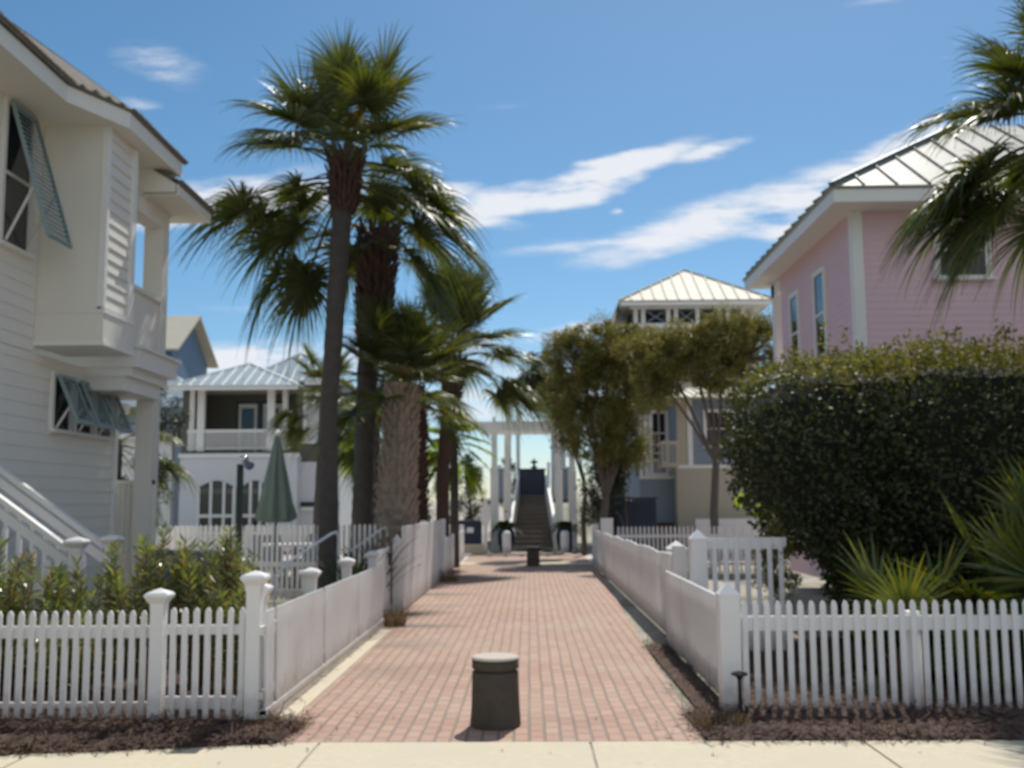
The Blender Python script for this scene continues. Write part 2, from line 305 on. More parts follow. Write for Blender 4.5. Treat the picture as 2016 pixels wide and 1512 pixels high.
def leaves(name, P, mat, parent, size=.06, aspect=.5, axis=None, up=.0):
    """rhombic leaves at points P; axis: preferred directions of the long axis"""
    n = len(P); A = RNG.normal(size=(n, 3))
    if axis is not None: A = A*.45 + axis
    A[:, 2] += up; A /= np.linalg.norm(A, axis=1)[:, None]
    B = np.cross(A, RNG.normal(size=(n, 3))); B /= np.linalg.norm(B, axis=1)[:, None]
    s = (size*RNG.uniform(.6, 1.3, n))[:, None]
    V = np.stack([P, P+A*s*.5+B*s*aspect*.5, P+A*s, P+A*s*.5-B*s*aspect*.5], 1).reshape(-1, 3)
    return np_mesh(name, V, np.arange(4*n).reshape(-1, 4), mat, parent)
def at(axis, val, x, y):
    d = Fv*F_PX + Rv*(x-1008) + Uv*(756-y); i = 'XYZ'.index(axis); return EYE + d*((val-EYE[i])/d[i])
def MX(X, s=1):   # local (u, out, v) -> wall plane X, facing +X (s=1) or -X; u = world Y
    return Matrix(((0, s, 0, X), (1, 0, 0, 0), (0, 0, 1, 0), (0, 0, 0, 1)))
def MY(Y):        # wall facing the camera (-Y); u = world X
    return Matrix(((1, 0, 0, 0), (0, -1, 0, Y), (0, 0, 1, 0), (0, 0, 0, 1)))
def clap(mb, u0, u1, v0, v1, e=.15, t=.02, back=.12):
    mb.box(u0, u1, -back, 0, v0, v1)
    k = 0; v = v0
    while v < v1-1e-4:
        w = min(v+e, v1)
        mb.add([(u0, t, v), (u1, t, v), (u1, .003, w), (u0, .003, w), (u0, .001, v), (u1, .001, v)], [(0, 1, 2, 3), (4, 5, 1, 0), (0, 3, 4), (1, 5, 2)])
        v = w
def window(parent, M, u0, u1, v0, v1, fr='trim', nx=2, nz=2, fw=.07, proud=.05, glass='glass', sill=True):
    a = MB(); a.M = M
    a.box(u0-fw, u0, -.03, proud, v0-fw, v1+fw).box(u1, u1+fw, -.03, proud, v0-fw, v1+fw).box(u0, u1, -.03, proud, v1, v1+fw).box(u0, u1, -.03, proud, v0-fw, v0)
    if sill: a.box(u0-fw*1.4, u1+fw*1.4, proud+.001, proud+.05, v0-fw*.9, v0-fw*.3)
    w = a.build('window', fr, parent)
    g = MB(); g.M = M; g.box(u0, u1, -.02, .006+.02, v0, v1); g.build('pane', glass, w)
    b = MB(); b.M = M
    for i in range(1, nx): c = u0+(u1-u0)*i/nx; b.box(c-.015, c+.015, .027, .04, v0, v1)
    for i in range(1, nz): c = v0+(v1-v0)*i/nz; b.box(u0, u1, .0265, .045, c-.02, c+.02)
    if nx > 1 or nz > 1: b.build('mullion', fr, w)
    return w
def seam_face(mb_p, mb_s, A, B, C, D, n, th=.06, sh=.045, sw=.04):
    """roof face: eave A-B, ridge D-C (may coincide)"""
    A, B, C, D = [Vector(p) for p in (A, B, C, D)]
    mb_p.slab([A, B, C, D] if (C-D).length > 1e-3 else [A, B, C], th)
    e = (B-A); Ln = e.length; e.normalize(); up = (D-A) - e*((D-A).dot(e)); H = up.length; up.normalize(); nn = e.cross(up)
    if nn.z < 0: nn = -nn
    sD = (D-A).dot(e); sC = Ln-(C-A).dot(e)
    for i in range(1, n):
        s = Ln*i/n; k = min(1, s/sD if sD > 1e-3 else 1, (Ln-s)/sC if sC > 1e-3 else 1)
        p = A+e*s+nn*sh/2; q = p+up*H*k
        if (q-p).length > .05: mb_s.bar(p, q, sw, sh)
def hip_roof(parent, x0, x1, y0, y1, z, rise, mat, seam, n=10, ny=10):
    hy = (y1-y0)/2; hx = (x1-x0)/2; h = min(hx, hy)
    r0 = (x0+h, y0+h, z+rise); r1 = (x1-h, y1-h, z+rise) if hx >= hy else (x1-h, y1-h, z+rise)
    if hx >= hy: a = (x0+h, y0+hy, z+rise); b = (x1-h, y0+hy, z+rise)
    else: a = (x0+hx, y0+h, z+rise); b = (x0+hx, y1-h, z+rise)
    p = MB(); s = MB()
    c = [(x0, y0, z), (x1, y0, z), (x1, y1, z), (x0, y1, z)]
    if hx >= hy:
        seam_face(p, s, c[0], c[1], b, a, n); seam_face(p, s, c[1], c[2], b, b, ny); seam_face(p, s, c[2], c[3], a, b, n); seam_face(p, s, c[3], c[0], a, a, ny)
    else:
        seam_face(p, s, c[0], c[1], a, a, n); seam_face(p, s, c[1], c[2], b, a, ny); seam_face(p, s, c[2], c[3], b, b, n); seam_face(p, s, c[3], c[0], a, b, ny)
    s.bar(c[0], a, .09, .09).bar(c[1], a if hx < hy else b, .09, .09)
    rf = p.build('roof', mat, parent); s.build('seam', seam, rf); return rf
# ================================================================== SETTING
def ground():
    xs = np.concatenate([np.linspace(-400, -40, 19), np.linspace(-36, 36, 37), np.linspace(40, 400, 19)]); ys = np.concatenate([np.linspace(-60, 34, 40), np.linspace(36, 120, 60), np.linspace(125, 200, 6)])
    X, Y = np.meshgrid(xs, ys)
    def sm(a, b, t): q = np.clip((t-a)/(b-a), 0, 1); return q*q*(3-2*q)
    Z = -.012 + (1.75+.35*np.sin(X*.21+1)+.3*np.sin(X*.53+Y*.3))*sm(50, 62, Y)*(1-sm(78, 100, Y)) - 6*sm(85, 130, Y)
    V = np.stack([X.ravel(), Y.ravel(), Z.ravel()], 1); nx = len(xs)
    idx = np.arange(len(V)).reshape(len(ys), nx)
    Fq = np.stack([idx[:-1, :-1].ravel(), idx[:-1, 1:].ravel(), idx[1:, 1:].ravel(), idx[1:, :-1].ravel()], 1)
    o = np_mesh('ground', V, Fq, 'sand'); o.data.polygons.foreach_set('use_smooth', np.ones(len(Fq), bool)); structure(o)
    o.data.materials.append(M_['dune'])
    ym = V[Fq[:, 0], 1]; o.data.polygons.foreach_set('material_index', (ym > 47).astype(np.int32))
ground()
def sheet(name, x0, x1, y0, y1, z, mat, edge=0, seg=60):
    n = seg; a = MB(); V = []; Fc = []
    for i in range(n+1):
        x = x0+(x1-x0)*i/n
        V += [(x, y0, z), (x, y1+random.uniform(-edge, edge), z)]
        if i: Fc.append((2*i-2, 2*i, 2*i+1, 2*i-1))
    a.add(V, Fc); return structure(a.build(name, mat))
seab = MB(); seab.add([(-6000, 118, -3.2), (6000, 118, -3.2), (6000, 8000, -3.2), (-6000, 8000, -3.2)], [(0, 1, 2, 3)]); structure(seab.build('sea', 'sea'))
# front pavement: individual slabs with dark joints
pav = MB(); xx = .40-1.83*7
while xx < 13:
    pav.box(xx+.006, xx+1.824-.006, 5.75, 7.27, -.1, .012); xx += 1.83
structure(pav.build('sidewalk', 'concrete'))
joint = MB(); joint.box(-14, 14, 5.74, 7.25, -.1, .003); structure(joint.build('ground_joint', 'dune'))
road = MB(); road.box(-60, 60, -2, 5.73, -.2, -.02); structure(road.build('road', 'street'))
bp_ = MB(); bp_.add([(-2.02, 7.275, .006), (1.17, 7.275, .006), (1.75, 28.6, .006), (-2.0, 28.6, .006)], [(0, 1, 2, 3)]); structure(bp_.build('brick_path', 'brick'))
edge = MB(); edge.box(-1.935, -1.80, 7.4, 13.7, -.05, .0145); structure(edge.build('path_edging', 'concrete'))
kb = MB(); kb.box(-60, 60, 28.6, 29.6, -.1, .016); structure(kb.build('kerb', 'concrete'))
st = MB(); st.box(-60, 60, 29.6, 35.2, -.1, .008); structure(st.build('street', 'street'))
cw = MB(); cw.add([(-1.9, 29.62, .013), (1.7, 29.62, .013), (1.7, 35.0, .013), (-1.9, 35.0, .013)], [(0, 1, 2, 3)]); structure(cw.build('brick_crossing', 'brick'))
def mulch_bed(x0, x1, y0, y1, dens, name='mulch', skew=0):
    nx = int((x1-x0)/.06); ny = int((y1-y0)/.06); xs = np.linspace(x0, x1, nx); ys = np.linspace(y0, y1, ny); X, Y = np.meshgrid(xs, ys)
    Y = Y+skew*np.clip((X-x0)/(x1-x0), 0, 1)**2.2*(y1-Y)/(y1-y0); yl = y0+skew*np.clip((X-x0)/(x1-x0), 0, 1)**2.2+.02*np.sin(X*9)+.015*np.sin(X*23); ed = np.minimum(np.minimum(X-x0, x1-X), np.minimum(Y-yl, y1-Y)); Z = .012+.035*np.clip(ed/.15, 0, 1)+RNG.uniform(-.014, .014, X.shape)*np.clip(ed/.1, 0, 1)
    V = np.stack([X.ravel(), Y.ravel(), Z.ravel()], 1); idx = np.arange(len(V)).reshape(ny, nx)
    Fq = np.stack([idx[:-1, :-1].ravel(), idx[:-1, 1:].ravel(), idx[1:, 1:].ravel(), idx[1:, :-1].ravel()], 1)
    n = int(dens*(x1-x0)*(y1-y0)); P = np.stack([RNG.uniform(x0-.05, x1+.05, n), RNG.uniform(y0-.04, y1+.03, n), RNG.uniform(.03, .07, n)], 1)
    P[:, 1] += skew*np.clip((P[:, 0]-x0)/(x1-x0), 0, 1)**2.2*(y1-P[:, 1])/(y1-y0)
    A = RNG.normal(size=(n, 3)); A[:, 2] *= .25; A /= np.linalg.norm(A, axis=1)[:, None]; s = RNG.uniform(.06, .16, n)[:, None]
    B = np.stack([-A[:, 1], A[:, 0], RNG.uniform(-.5, .5, n)], 1)*.0045
    V2 = np.stack([P-B, P+B, P+A*s+B, P+A*s-B], 1).reshape(-1, 3); F2 = np.arange(4*n).reshape(-1, 4)+len(V)
    o = np_mesh(name, np.concatenate([V, V2]), np.concatenate([Fq, F2]), 'mulch'); return o
tag(mulch_bed(-9, -1.72, 6.55, 8.0, 900, skew=.68), 'reddish brown pine straw bed in front of left picket fence', 'mulch', kind='stuff')
tag(mulch_bed(1.2, 9, 7.28, 8.3, 900), 'reddish brown pine straw bed in front of right picket fence', 'mulch', kind='stuff')
tag(mulch_bed(-9, -2.0, 8.05, 13.0, 260), 'pine straw under the leafy shrubs behind left fence', 'mulch', kind='stuff')
tag(mulch_bed(1.75, 10, 8.35, 12.5, 400), 'pine straw between right picket fence and tall hedge', 'mulch', kind='stuff')
tag(mulch_bed(1.3, 1.56, 8.3, 12.2, 300), 'dark soil strip along foot of right lane fence', 'mulch', kind='stuff')
# ================================================================== FENCES
def picket_mb(M, u, z0, z1, w=.043, t=.022, off=.02, mb=None):
    a = mb or MB(); a.M = M
    prof = [(-w/2, z0), (w/2, z0), (w/2, z1-.035), (w*.28, z1-.008), (0, z1), (-w*.28, z1-.008), (-w/2, z1-.035)]
    a.sect([[(u+x, off, z) for x, z in prof], [(u+x, off+t, z) for x, z in prof]]); return a
def post_cap(parent, name, x, y, z0, z1, hw, style, mat='white'):
    a = MB()
    if style == 'flare':
        a.sq([(hw, z0), (hw, z1-.16)], (x, y)); p = a.build(name, mat, parent)
        c = MB(); c.sq([(hw*1.02, z1-.16), (hw*1.08, z1-.11), (hw*1.75, z1-.06), (hw*1.78, z1-.045), (hw*1.5, z1-.03), (.004, z1)], (x, y)); c.build('cap', mat, p)
    elif style == 'point':
        a.sq([(hw, z0), (hw, z1-.11)], (x, y)); p = a.build(name, mat, parent)
        c = MB(); c.sq([(hw*1.06, z1-.11), (hw*1.06, z1-.095), (.004, z1)], (x, y)); c.build('cap', mat, p)
    elif style == 'ball':
        a.sq([(hw, z0), (hw, z1-.13)], (x, y)); p = a.build(name, mat, parent)
        c = MB(); c.lathe([(hw*1.1, z1-.13), (hw*1.1, z1-.115), (hw*.5, z1-.11), (hw*.9, z1-.07), (hw*.9, z1-.04), (hw*.5, z1-.01), (.003, z1)], (x, y), 12); c.build('cap', mat, p)
    else:
        a.sq([(hw, z0), (hw, z1)], (x, y)); p = a.build(name, mat, parent)
    return p
def fence_run(label, group, M, base, u0, u1, z0, z1, sp, posts=(), rails=(), individual=True, mat='white', zprof=None, kick=None, pw=.043, roff=0, name='picket_fence', cat='fence', off=.02):
    t = thing(name, label, cat, base, group)
    n = int(round((u1-u0)/sp)); us = [u0+(u1-u0)*(i+.5)/n for i in range(n)]
    if individual:
        me = None
        for u in us:
            zt = zprof(u) if zprof else z1
            o = picket_mb(M, u, z0, zt, pw, off=off).build('picket', mat, t)
    else:
        a = MB()
        vert = abs(M[1][0]) > .5; pu = [(p_[1] if vert else p_[0]) for p_ in posts]
        for u in us:
            if any(abs(u-q) < .041 for q in pu): continue
            picket_mb(M, u, z0, zprof(u) if zprof else z1, pw, mb=a, off=off)
        a.build('picket_panel', mat, t)
    for (ra, rb) in rails:
        a = MB(); a.M = M; a.box(u0-.01, u1+.01, -.02+roff, .019+roff, ra, rb); a.build('rail', mat, t)
    if kick:
        a = MB(); a.M = M; a.box(u0-.01, u1+.01, -.02, .045, kick[0], kick[1]); a.box(u0-.01, u1+.01, .0, .052, kick[1]-.03, kick[1]+.008); a.build('kickboard', mat, t)
    for (x, y, zt, hw, style) in posts: post_cap(t, 'post', x, y, 0, zt, hw, style, mat)
    return t
SP = .0845
# left front fence (parallel to the street)
fence_run('white picket fence at left front edge with thin square corner post', None, MY(7.96), (-4, 7.96, 0), -6.4, -2.86, .05, .835, SP, rails=[(.12, .16), (.63, .72)], off=.02)
t = fence_run('narrow white picket gate between two white capped posts', None, MY(7.90), (-2.4, 7.9, 0), -2.70, -2.10, .05, .86, SP, rails=[(.12, .21), (.66, .73)], name='picket_gate', cat='gate',
              posts=[])
f1 = thing('gate_post', 'white capped post left of narrow picket gate', 'post', (-2.78, 7.9, 0), 'gate posts of left front fence'); post_cap(f1, 'shaft', -2.78, 7.9, 0, 1.0, .05, 'flare')
f2 = thing('corner_post', 'tallest white capped post where left fence meets the lane', 'post', (-2.05, 7.86, 0), 'gate posts of left front fence'); post_cap(f2, 'shaft', -2.05, 7.86, 0, 1.13, .052, 'flare')
# left lane fence: low section beside the bricks
fence_run('low white picket fence along left side of brick lane', 'white picket fences lining the brick lane', MX(-1.985, 1), (-1.985, 10.9, 0), 7.82, 14.0, .13, .84, .082,
          rails=[(.2, .25), (.66, .72)], individual=False, mat='dirtywhite', kick=(.0, .12),
          posts=[(-2.08, 8.1, 1.03, .05, 'flare'), (-2.08, 9.98, 1.03, .05, 'flare'), (-2.08, 11.95, 1.03, .05, 'flare'), (-2.08, 13.9, 1.02, .05, 'flare')])
# taller boarded section, then the far low section with ball caps
def tall(u): return 1.26+.05*math.cos((u-16)/4*PI)
fence_run('tall white boarded fence left of lane behind the palms', 'white picket fences lining the brick lane', MX(-1.96, 1), (-1.96, 20, 0), 15.9, 24.0, .03, 1.3, .085,
          rails=[(.2, .27), (1.0, 1.08)], individual=False, mat='dirtywhite', zprof=lambda u: 1.3, pw=.07, posts=[(-2.0, 15.85, 1.18, .06, 'point'), (-1.99, 19.6, 1.33, .05, 'flat'), (-1.99, 24.05, 1.3, .06, 'flat')])
fence_run('far low fence with round post caps at left end of lane', 'white picket fences lining the brick lane', MX(-2.0, 1), (-2.0, 27, 0), 24.15, 31.5, .03, .88, .085,
          rails=[(.2, .26), (.68, .74)], individual=False, mat='white', zprof=lambda u: .84+.06*abs(math.cos((u-24.15)/2.4*PI)),
          posts=[(-2.05, 26.0, 1.0, .05, 'ball'), (-2.05, 27.6, 1.02, .05, 'ball'), (-2.05, 29.2, 1.04, .05, 'ball'), (-2.05, 31.4, 1.04, .05, 'ball')])
gp = fence_run('white side gate with black latch recessed in left lane fence', None, MX(-2.12, 1), (-2.12, 15, 0), 14.15, 15.7, .06, 1.0, .085, rails=[(.2, .27), (.78, .85)], individual=False, mat='white', name='side_gate', cat='gate')
lt = MB(); lt.box(-2.09, -2.05, 15.5, 15.58, .74, .92); lt.build('latch', 'black', gp)
# right front fence
fence_run('white picket fence at right front with wide middle post', None, MY(8.30), (4, 8.30, 0), 1.62, 7.0, .02, .85, .0865, rails=[(.62, .73)], posts=[(2.98, 8.36, .76, .052, 'flat')])
rp = thing('corner_post', 'stout white post with pyramid top at right lane corner', 'post', (1.55, 8.3, 0)); post_cap(rp, 'shaft', 1.54, 8.28, 0, 1.0, .078, 'point')
fence_run('low white picket fence along right side of brick lane', 'white picket fences lining the brick lane', MX(1.60, -1), (1.6, 10, 0), 8.4, 12.2, .03, .85, .082, rails=[(.15, .22), (.64, .72)], individual=False, mat='dirtywhite',
          zprof=lambda u: .845, posts=[])
fence_run('scalloped white fence on far right side of lane', 'white picket fences lining the brick lane', MX(1.70, -1), (1.7, 20, 0), 12.4, 28.0, .03, 1.0, .09, rails=[(.15, .22), (.74, .82)], individual=False, mat='dirtywhite',
          zprof=lambda u: 1.0+.03*abs(math.cos((u-12.4)/2.6*PI))-.004*(u-12), posts=[(1.74, 12.35, 1.12, .07, 'flat'), (1.76, 28.1, 1.1, .07, 'flat')])
pp = thing('gate_pillar', 'square white pillar with pyramid cap beside right garden gate', 'post', (1.72, 11.2, 0)); post_cap(pp, 'shaft', 1.80, 11.3, 0, 1.33, .085, 'point')
pq = thing('gate_pillar', 'shorter gabled white pillar left of garden gate', 'post', (1.85, 13.3, 0)); post_cap(pq, 'shaft', 1.86, 13.4, 0, 1.14, .12, 'point')
fence_run('white garden gate of widely spaced bars before tall hedge', None, MY(11.35), (2.3, 11.35, 0), 1.92, 2.74, .04, 1.24, .112, rails=[(.16, .26), (1.12, 1.24)], name='garden_gate', cat='gate', pw=.05, off=.0201)
fence_run('white picket fence crossing the far right back yard', None, MY(24.3), (3.6, 24.3, 0), 2.0, 6.0, .04, 1.1, .10, rails=[(.2, .27), (.84, .91)], individual=False)
fence_run('low solid white fence before buff house wall', None, MY(33), (6.2, 33, 0), 5.2, 8.2, .04, 1.15, .09, rails=[(.2, .27), (.95, 1.1)], individual=False, pw=.08)
# left back yard fence
fence_run('tall white picket fence across left back yard behind patio', None, MY(18.0), (-5.5, 18, 0), -8.6, -2.25, .04, 1.3, .088, rails=[(.12, .2), (.58, .66)], individual=True, pw=.044,
          posts=[(-6.6, 18.06, 1.36, .05, 'ball'), (-5.0, 18.06, 1.36, .05, 'ball'), (-3.4, 18.06, 1.36, .05, 'ball')])
fl = fence_run('low white picket run closing far end of left yards', None, MY(34.0), (-6, 34, 0), -12.5, -2.1, .04, 1.0, .09, rails=[(.2, .27), (.74, .8)], individual=False)
# ================================================================== BOLLARDS, SMALL THINGS
def bollard(x, y, h, r, lab, tilt=0):
    t = thing('bollard', lab, 'bollard', (x, y, 0), 'concrete bollards standing in the brick lane')
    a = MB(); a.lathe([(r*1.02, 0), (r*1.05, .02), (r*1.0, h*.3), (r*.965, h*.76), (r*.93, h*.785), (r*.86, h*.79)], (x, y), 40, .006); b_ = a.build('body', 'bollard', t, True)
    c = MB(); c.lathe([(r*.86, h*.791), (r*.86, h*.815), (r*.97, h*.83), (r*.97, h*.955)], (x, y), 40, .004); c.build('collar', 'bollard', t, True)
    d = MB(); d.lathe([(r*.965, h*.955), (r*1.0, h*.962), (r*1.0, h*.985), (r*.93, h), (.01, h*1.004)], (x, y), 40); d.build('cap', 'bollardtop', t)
    return t
bollard(-.26, 7.83, .505, .176, 'near round concrete bollard with pale lit cap')
bollard(.09, 27.9, .52, .17, 'far small concrete bollard at end of brick lane')
# path light
t = thing('path_light', 'black stake light beside right corner post', 'lamp', (1.56, 8.05, 0))
a = MB(); a.tube([(1.565, 8.04, 0), (1.565, 8.04, .33)], .016, 8); a.build('stake', 'black', t)
a = MB(); a.lathe([(.014, .29), (.03, .315), (.062, .325), (.062, .34), (.02, .352), (.002, .353)], (1.565, 8.04), 16); a.build('lamp_shade', 'black', t)
# clumps of dry grass at the path corners
def tuft(x, y, r, h, lab, mat='olea', n=160):
    t = thing('grass_tuft', lab, 'grass tuft', (x, y, 0)); a = MB()
    for i in range(n):
        an = random.uniform(0, 2*PI); rr = r*math.sqrt(random.random()); px_, py_ = x+rr*math.cos(an), y+rr*math.sin(an)
        q = Vector((math.cos(an)*random.uniform(.02, .12), math.sin(an)*random.uniform(.02, .12), h*random.uniform(.5, 1))); w = .004
        a.add([(px_-w, py_, 0), (px_+w, py_, 0), (px_+q.x+w*.3, py_+q.y, q.z), (px_+q.x-w*.3, py_+q.y, q.z)], [(0, 1, 2, 3)])
    a.build('blades', mat, t); return t
tuft(1.33, 7.7, .16, .14, 'dry brown grass tuft by foot of right corner post', 'straw')
tuft(-1.8, 7.72, .16, .10, 'dry brown straw tuft by foot of left corner post', 'straw')
tuft(-1.82, 14.2, .14, .26, 'brown weed clump at left fence recess', 'straw')
tuft(-1.75, 22.5, .22, .3, 'brown weed clump at foot of far left fence', 'straw')
# white short posts and sign at lane end
for (x, lab) in ((-.78, 'short white domed post left of boardwalk steps'), (1.19, 'short white domed post right of boardwalk steps')):
    t = thing('traffic_post', lab, 'post', (x, 35.6, 0), 'white domed posts before the boardwalk'); a = MB(); a.lathe([(.15, 0), (.15, .62), (.135, .69), (.09, .73), (.003, .75)], (x, 35.6), 20); a.build('shaft', 'white', t, False)
t = thing('sign_post', 'white sign post with narrow pointed board at left lane end', 'sign', (-1.50, 35.7, 0))
a = MB(); a.sect([[(-1.50+x, yy, z) for x, z in ((-.06, .85), (.06, .85), (.17, 1.15), (.17, 1.45), (.07, 1.62), (.06, 1.85), (-.06, 1.85), (-.07, 1.62), (-.17, 1.45), (-.17, 1.15))] for yy in (35.66, 35.70)]); a.build('board', 'white', t)
a = MB(); a.box(-1.56, -1.44, 35.705, 35.80, 0, 1.3); a.build('post', 'white', t)
t = thing('trash_bin', 'dark bin cabinet with pale plate behind white sign post', 'bin', (-2.0, 36.3, 0))
a = MB(); a.box(-2.5, -1.65, 36.0, 36.6, .1, 1.05).box(-2.55, -1.6, 35.95, 36.65, 1.05, 1.1); a.build('cabinet', 'navy', t); a = MB(); a.box(-2.15, -1.92, 35.97, 35.995, .68, .86); a.build('plate', 'white', t)
a = MB(); a.box(-2.6, -1.5, 35.75, 35.9, .0, .3); a.build('plinth', 'concrete', t)
def frond_leafball(parent, x, y, z, r, mat='darkleaf', n=26):
    V = []
    for i in range(n):
        an = i*2.4; e = random.uniform(.1, 1.2); L = r*random.uniform(.8, 1.1)
        d = Vector((math.cos(an)*math.cos(e), math.sin(an)*math.cos(e), math.sin(e))); side = Vector((-math.sin(an), math.cos(an), 0))
        for k in range(12):
            s = (k+1)/12; p = Vector((x, y, z))+d*L*s-Vector((0, 0, .75*L*s*s))
            for sg in (-1, 1):
                q = p+side*sg*.18*r*(1.1-s*.6)+d*.06*r; w = d*.018
                V += [p-w, p+w, q+w*.3-Vector((0, 0, .04)), q-w*.3-Vector((0, 0, .04))]
    V = np.array([tuple(v) for v in V]); return np_mesh('fronds', V, np.arange(len(V)).reshape(-1, 4), mat, parent)
for (x, lab) in ((-.80, 'glossy blue urn with palm plant left of boardwalk steps'), (1.22, 'glossy blue urn with palm plant right of boardwalk steps')):
    t = thing('planter_urn', lab, 'planter', (x, 36.15, 0), 'dark blue planted urns')
    a = MB(); a.lathe([(.17, 0), (.2, .05), (.29, .3), (.31, .55), (.24, .78), (.2, .84), (.25, .9), (.2, .9), (.18, .84), (.02, .84)], (x, 36.15), 24); a.build('urn', 'potblue', t, True)
    frond_leafball(t, x, 36.15, .88, .66, 'darkleaf', 60)
    if x < 0:
        a = MB()
        for k in range(6): a.lathe([(.02, 1.38), (.055, 1.41), (.03, 1.44), (.002, 1.45)], (x+random.uniform(-.12, .1), 36.1+random.uniform(-.1, .1)), 8)
        a.build('flowers', 'yellowleaf', t)
# ================================================================== PERGOLA, BOARDWALK, GAZEBO
t = thing('pergola', 'white four post pergola over the boardwalk steps', 'pergola', (.2, 37, 0))
for x in (-1.22, -.78, 1.06, 1.52):
    for y in ((36.9, ) if x in (-1.22, 1.52) else (37.6, )):
        a = MB(); a.sq([(.14, 0), (.14, 2.75), (.155, 2.76), (.155, 2.8), (.1, 2.82), (.1, 4.22)], (x, y)); a.build('post', 'trim', t)
for y in (36.72, 37.08):
    a = MB(); a.sect([[(x, yy, z) for x, z in ((-1.95, 4.55), (-1.95, 4.47), (-1.55, 4.2), (1.85, 4.2), (2.25, 4.47), (2.25, 4.55))] for yy in (y-.03, y+.03)]); a.build('beam', 'trim', t)
for y in (37.5, 37.72):
    a = MB(); a.box(-1.7, 2.0, y-.03, y+.03, 4.15, 4.45); a.build('beam', 'trim', t)
for x in (-1.22, -.3, .2, .7, 1.52):
    a = MB(); a.box(x-.04, x+.04, 36.3, 38.1, 4.551, 4.68); a.build('rafter', 'trim', t)
bw = thing('boardwalk_stair', 'wooden steps climbing to beach boardwalk under white pergola', 'stairs', (.2, 37, 0))
for i in range(11):
    a = MB(); a.box(.12-.72+.022*i, .12+.72-.022*i, 37.0+.3*i, 37.32+.3*i, .17*(i+1)-.04, .17*(i+1)); a.build('tread', 'wood', bw)
    a = MB(); a.box(.12-.70+.022*i, .12+.70-.022*i, 37.3+.3*i, 37.32+.3*i, .17*(i+1)+.001, .17*(i+2)-.041); a.build('riser', 'wood', bw)
a = MB(); a.box(-1.5, 1.8, 40.3, 50, 1.7, 1.86); a.build('deck', 'wood', bw)
for sg in (-1, 1):
    a = MB(); a.sect([[(.12+sg*(.79-.075*(y-37))+e_, y, z) for y, z in ((37.0, .0), (37.0, .95), (40.3, 2.75), (40.3, 1.7), (37.9, .3))] for e_ in (-.05, .05)]); a.build('stair_side', 'trim', bw)
for (x0, x1) in ((-1.5, -.75), (1.08, 1.8)):
    a = MB(); a.box(x0, x1, 40.4, 40.5, 1.87, 3.0); a.build('side_panel', 'bluegrey', bw)
    a = MB(); a.box(x0, x1, 40.36, 40.54, 3.0, 3.08); a.build('rail_cap', 'trim', bw)
for x in (-.6, -.45, .8, .95):
    a = MB(); a.sq([(.05, 1.87), (.05, 3.3), (.07, 3.31), (.002, 3.38)], (x, 43)); a.build('rail_post', 'trim', bw)
t = thing('beach_gate', 'dark navy solid panel with finial atop boardwalk steps', 'gate', (.2, 40.7, 1.86))
a = MB(); a.box(-.38, .62, 40.62, 40.72, 1.87, 2.95); a.build('panel', 'navy', t)
a = MB(); a.box(-.42, .66, 40.6, 40.74, 2.951, 3.02); a.build('cap_rail', 'navy', t)
a = MB(); a.lathe([(.05, 3.021), (.16, 3.06), (.05, 3.12), (.04, 3.2), (.17, 3.27), (.14, 3.3), (.03, 3.34), (.02, 3.42), (.002, 3.44)], (.2, 40.67), 14); a.build('finial', 'navy', t)
gz = thing('gazebo', 'pale blue gabled pavilion behind the white pergola', 'gazebo', (.3, 45, 1.86))
for x in (-.86, -.46, 1.06, 1.46):
    for y in (43.3, 46.6):
        a = MB(); a.sq([(.065, 1.87), (.065, 6.0)], (x, y)); a.build('post', 'trim', gz)
a = MB(); a.slab([(-1.55, 42.6, 6.1), (.35, 42.6, 7.4), (.35, 47.3, 7.4), (-1.55, 47.3, 6.1)], .12); a.slab([(.36, 42.6, 7.4), (2.25, 42.6, 6.1), (2.25, 47.3, 6.1), (.36, 47.3, 7.4)], .12); a.build('roof', 'metalroof', gz)
a = MB(); a.sect([[(x, y, z) for x, z in ((-1.1, 6.05), (1.8, 6.05), (.35, 7.15))] for y in (43.15, 43.25)]); a.build('gable', 'bluegrey', gz)
a = MB(); a.box(-1.1, 1.8, 43.1, 43.3, 5.85, 6.045); a.build('beam', 'trim', gz)
# ================================================================== LEFT CREAM HOUSE
lh = thing('cream_house', 'cream two storey clapboard house with blue green shutters at left', 'house', (-8, 10, 0))
a = MB(); a.M = MX(-5.8); clap(a, 3.5, 14.42, .5, 3.42, .165, .013, .2); a.box(3.5, 14.42, -.2, .03, 0, .5); a.build('wall', 'cream', lh)
a = MB(); a.M = MX(-5.8); clap(a, 3.5, 11.98, 3.425, 6.25, .15, .013, .2); a.build('wall', 'cream', lh)
a = MB(); a.M = MX(-5.8); a.box(14.42, 14.52, -.22, .04, 0, 3.4); a.build('corner_trim', 'trim', lh)
a = MB(); a.box(-14, -5.8, 14.3, 14.42, 0, 6.2); a.build('wall', 'cream', lh)
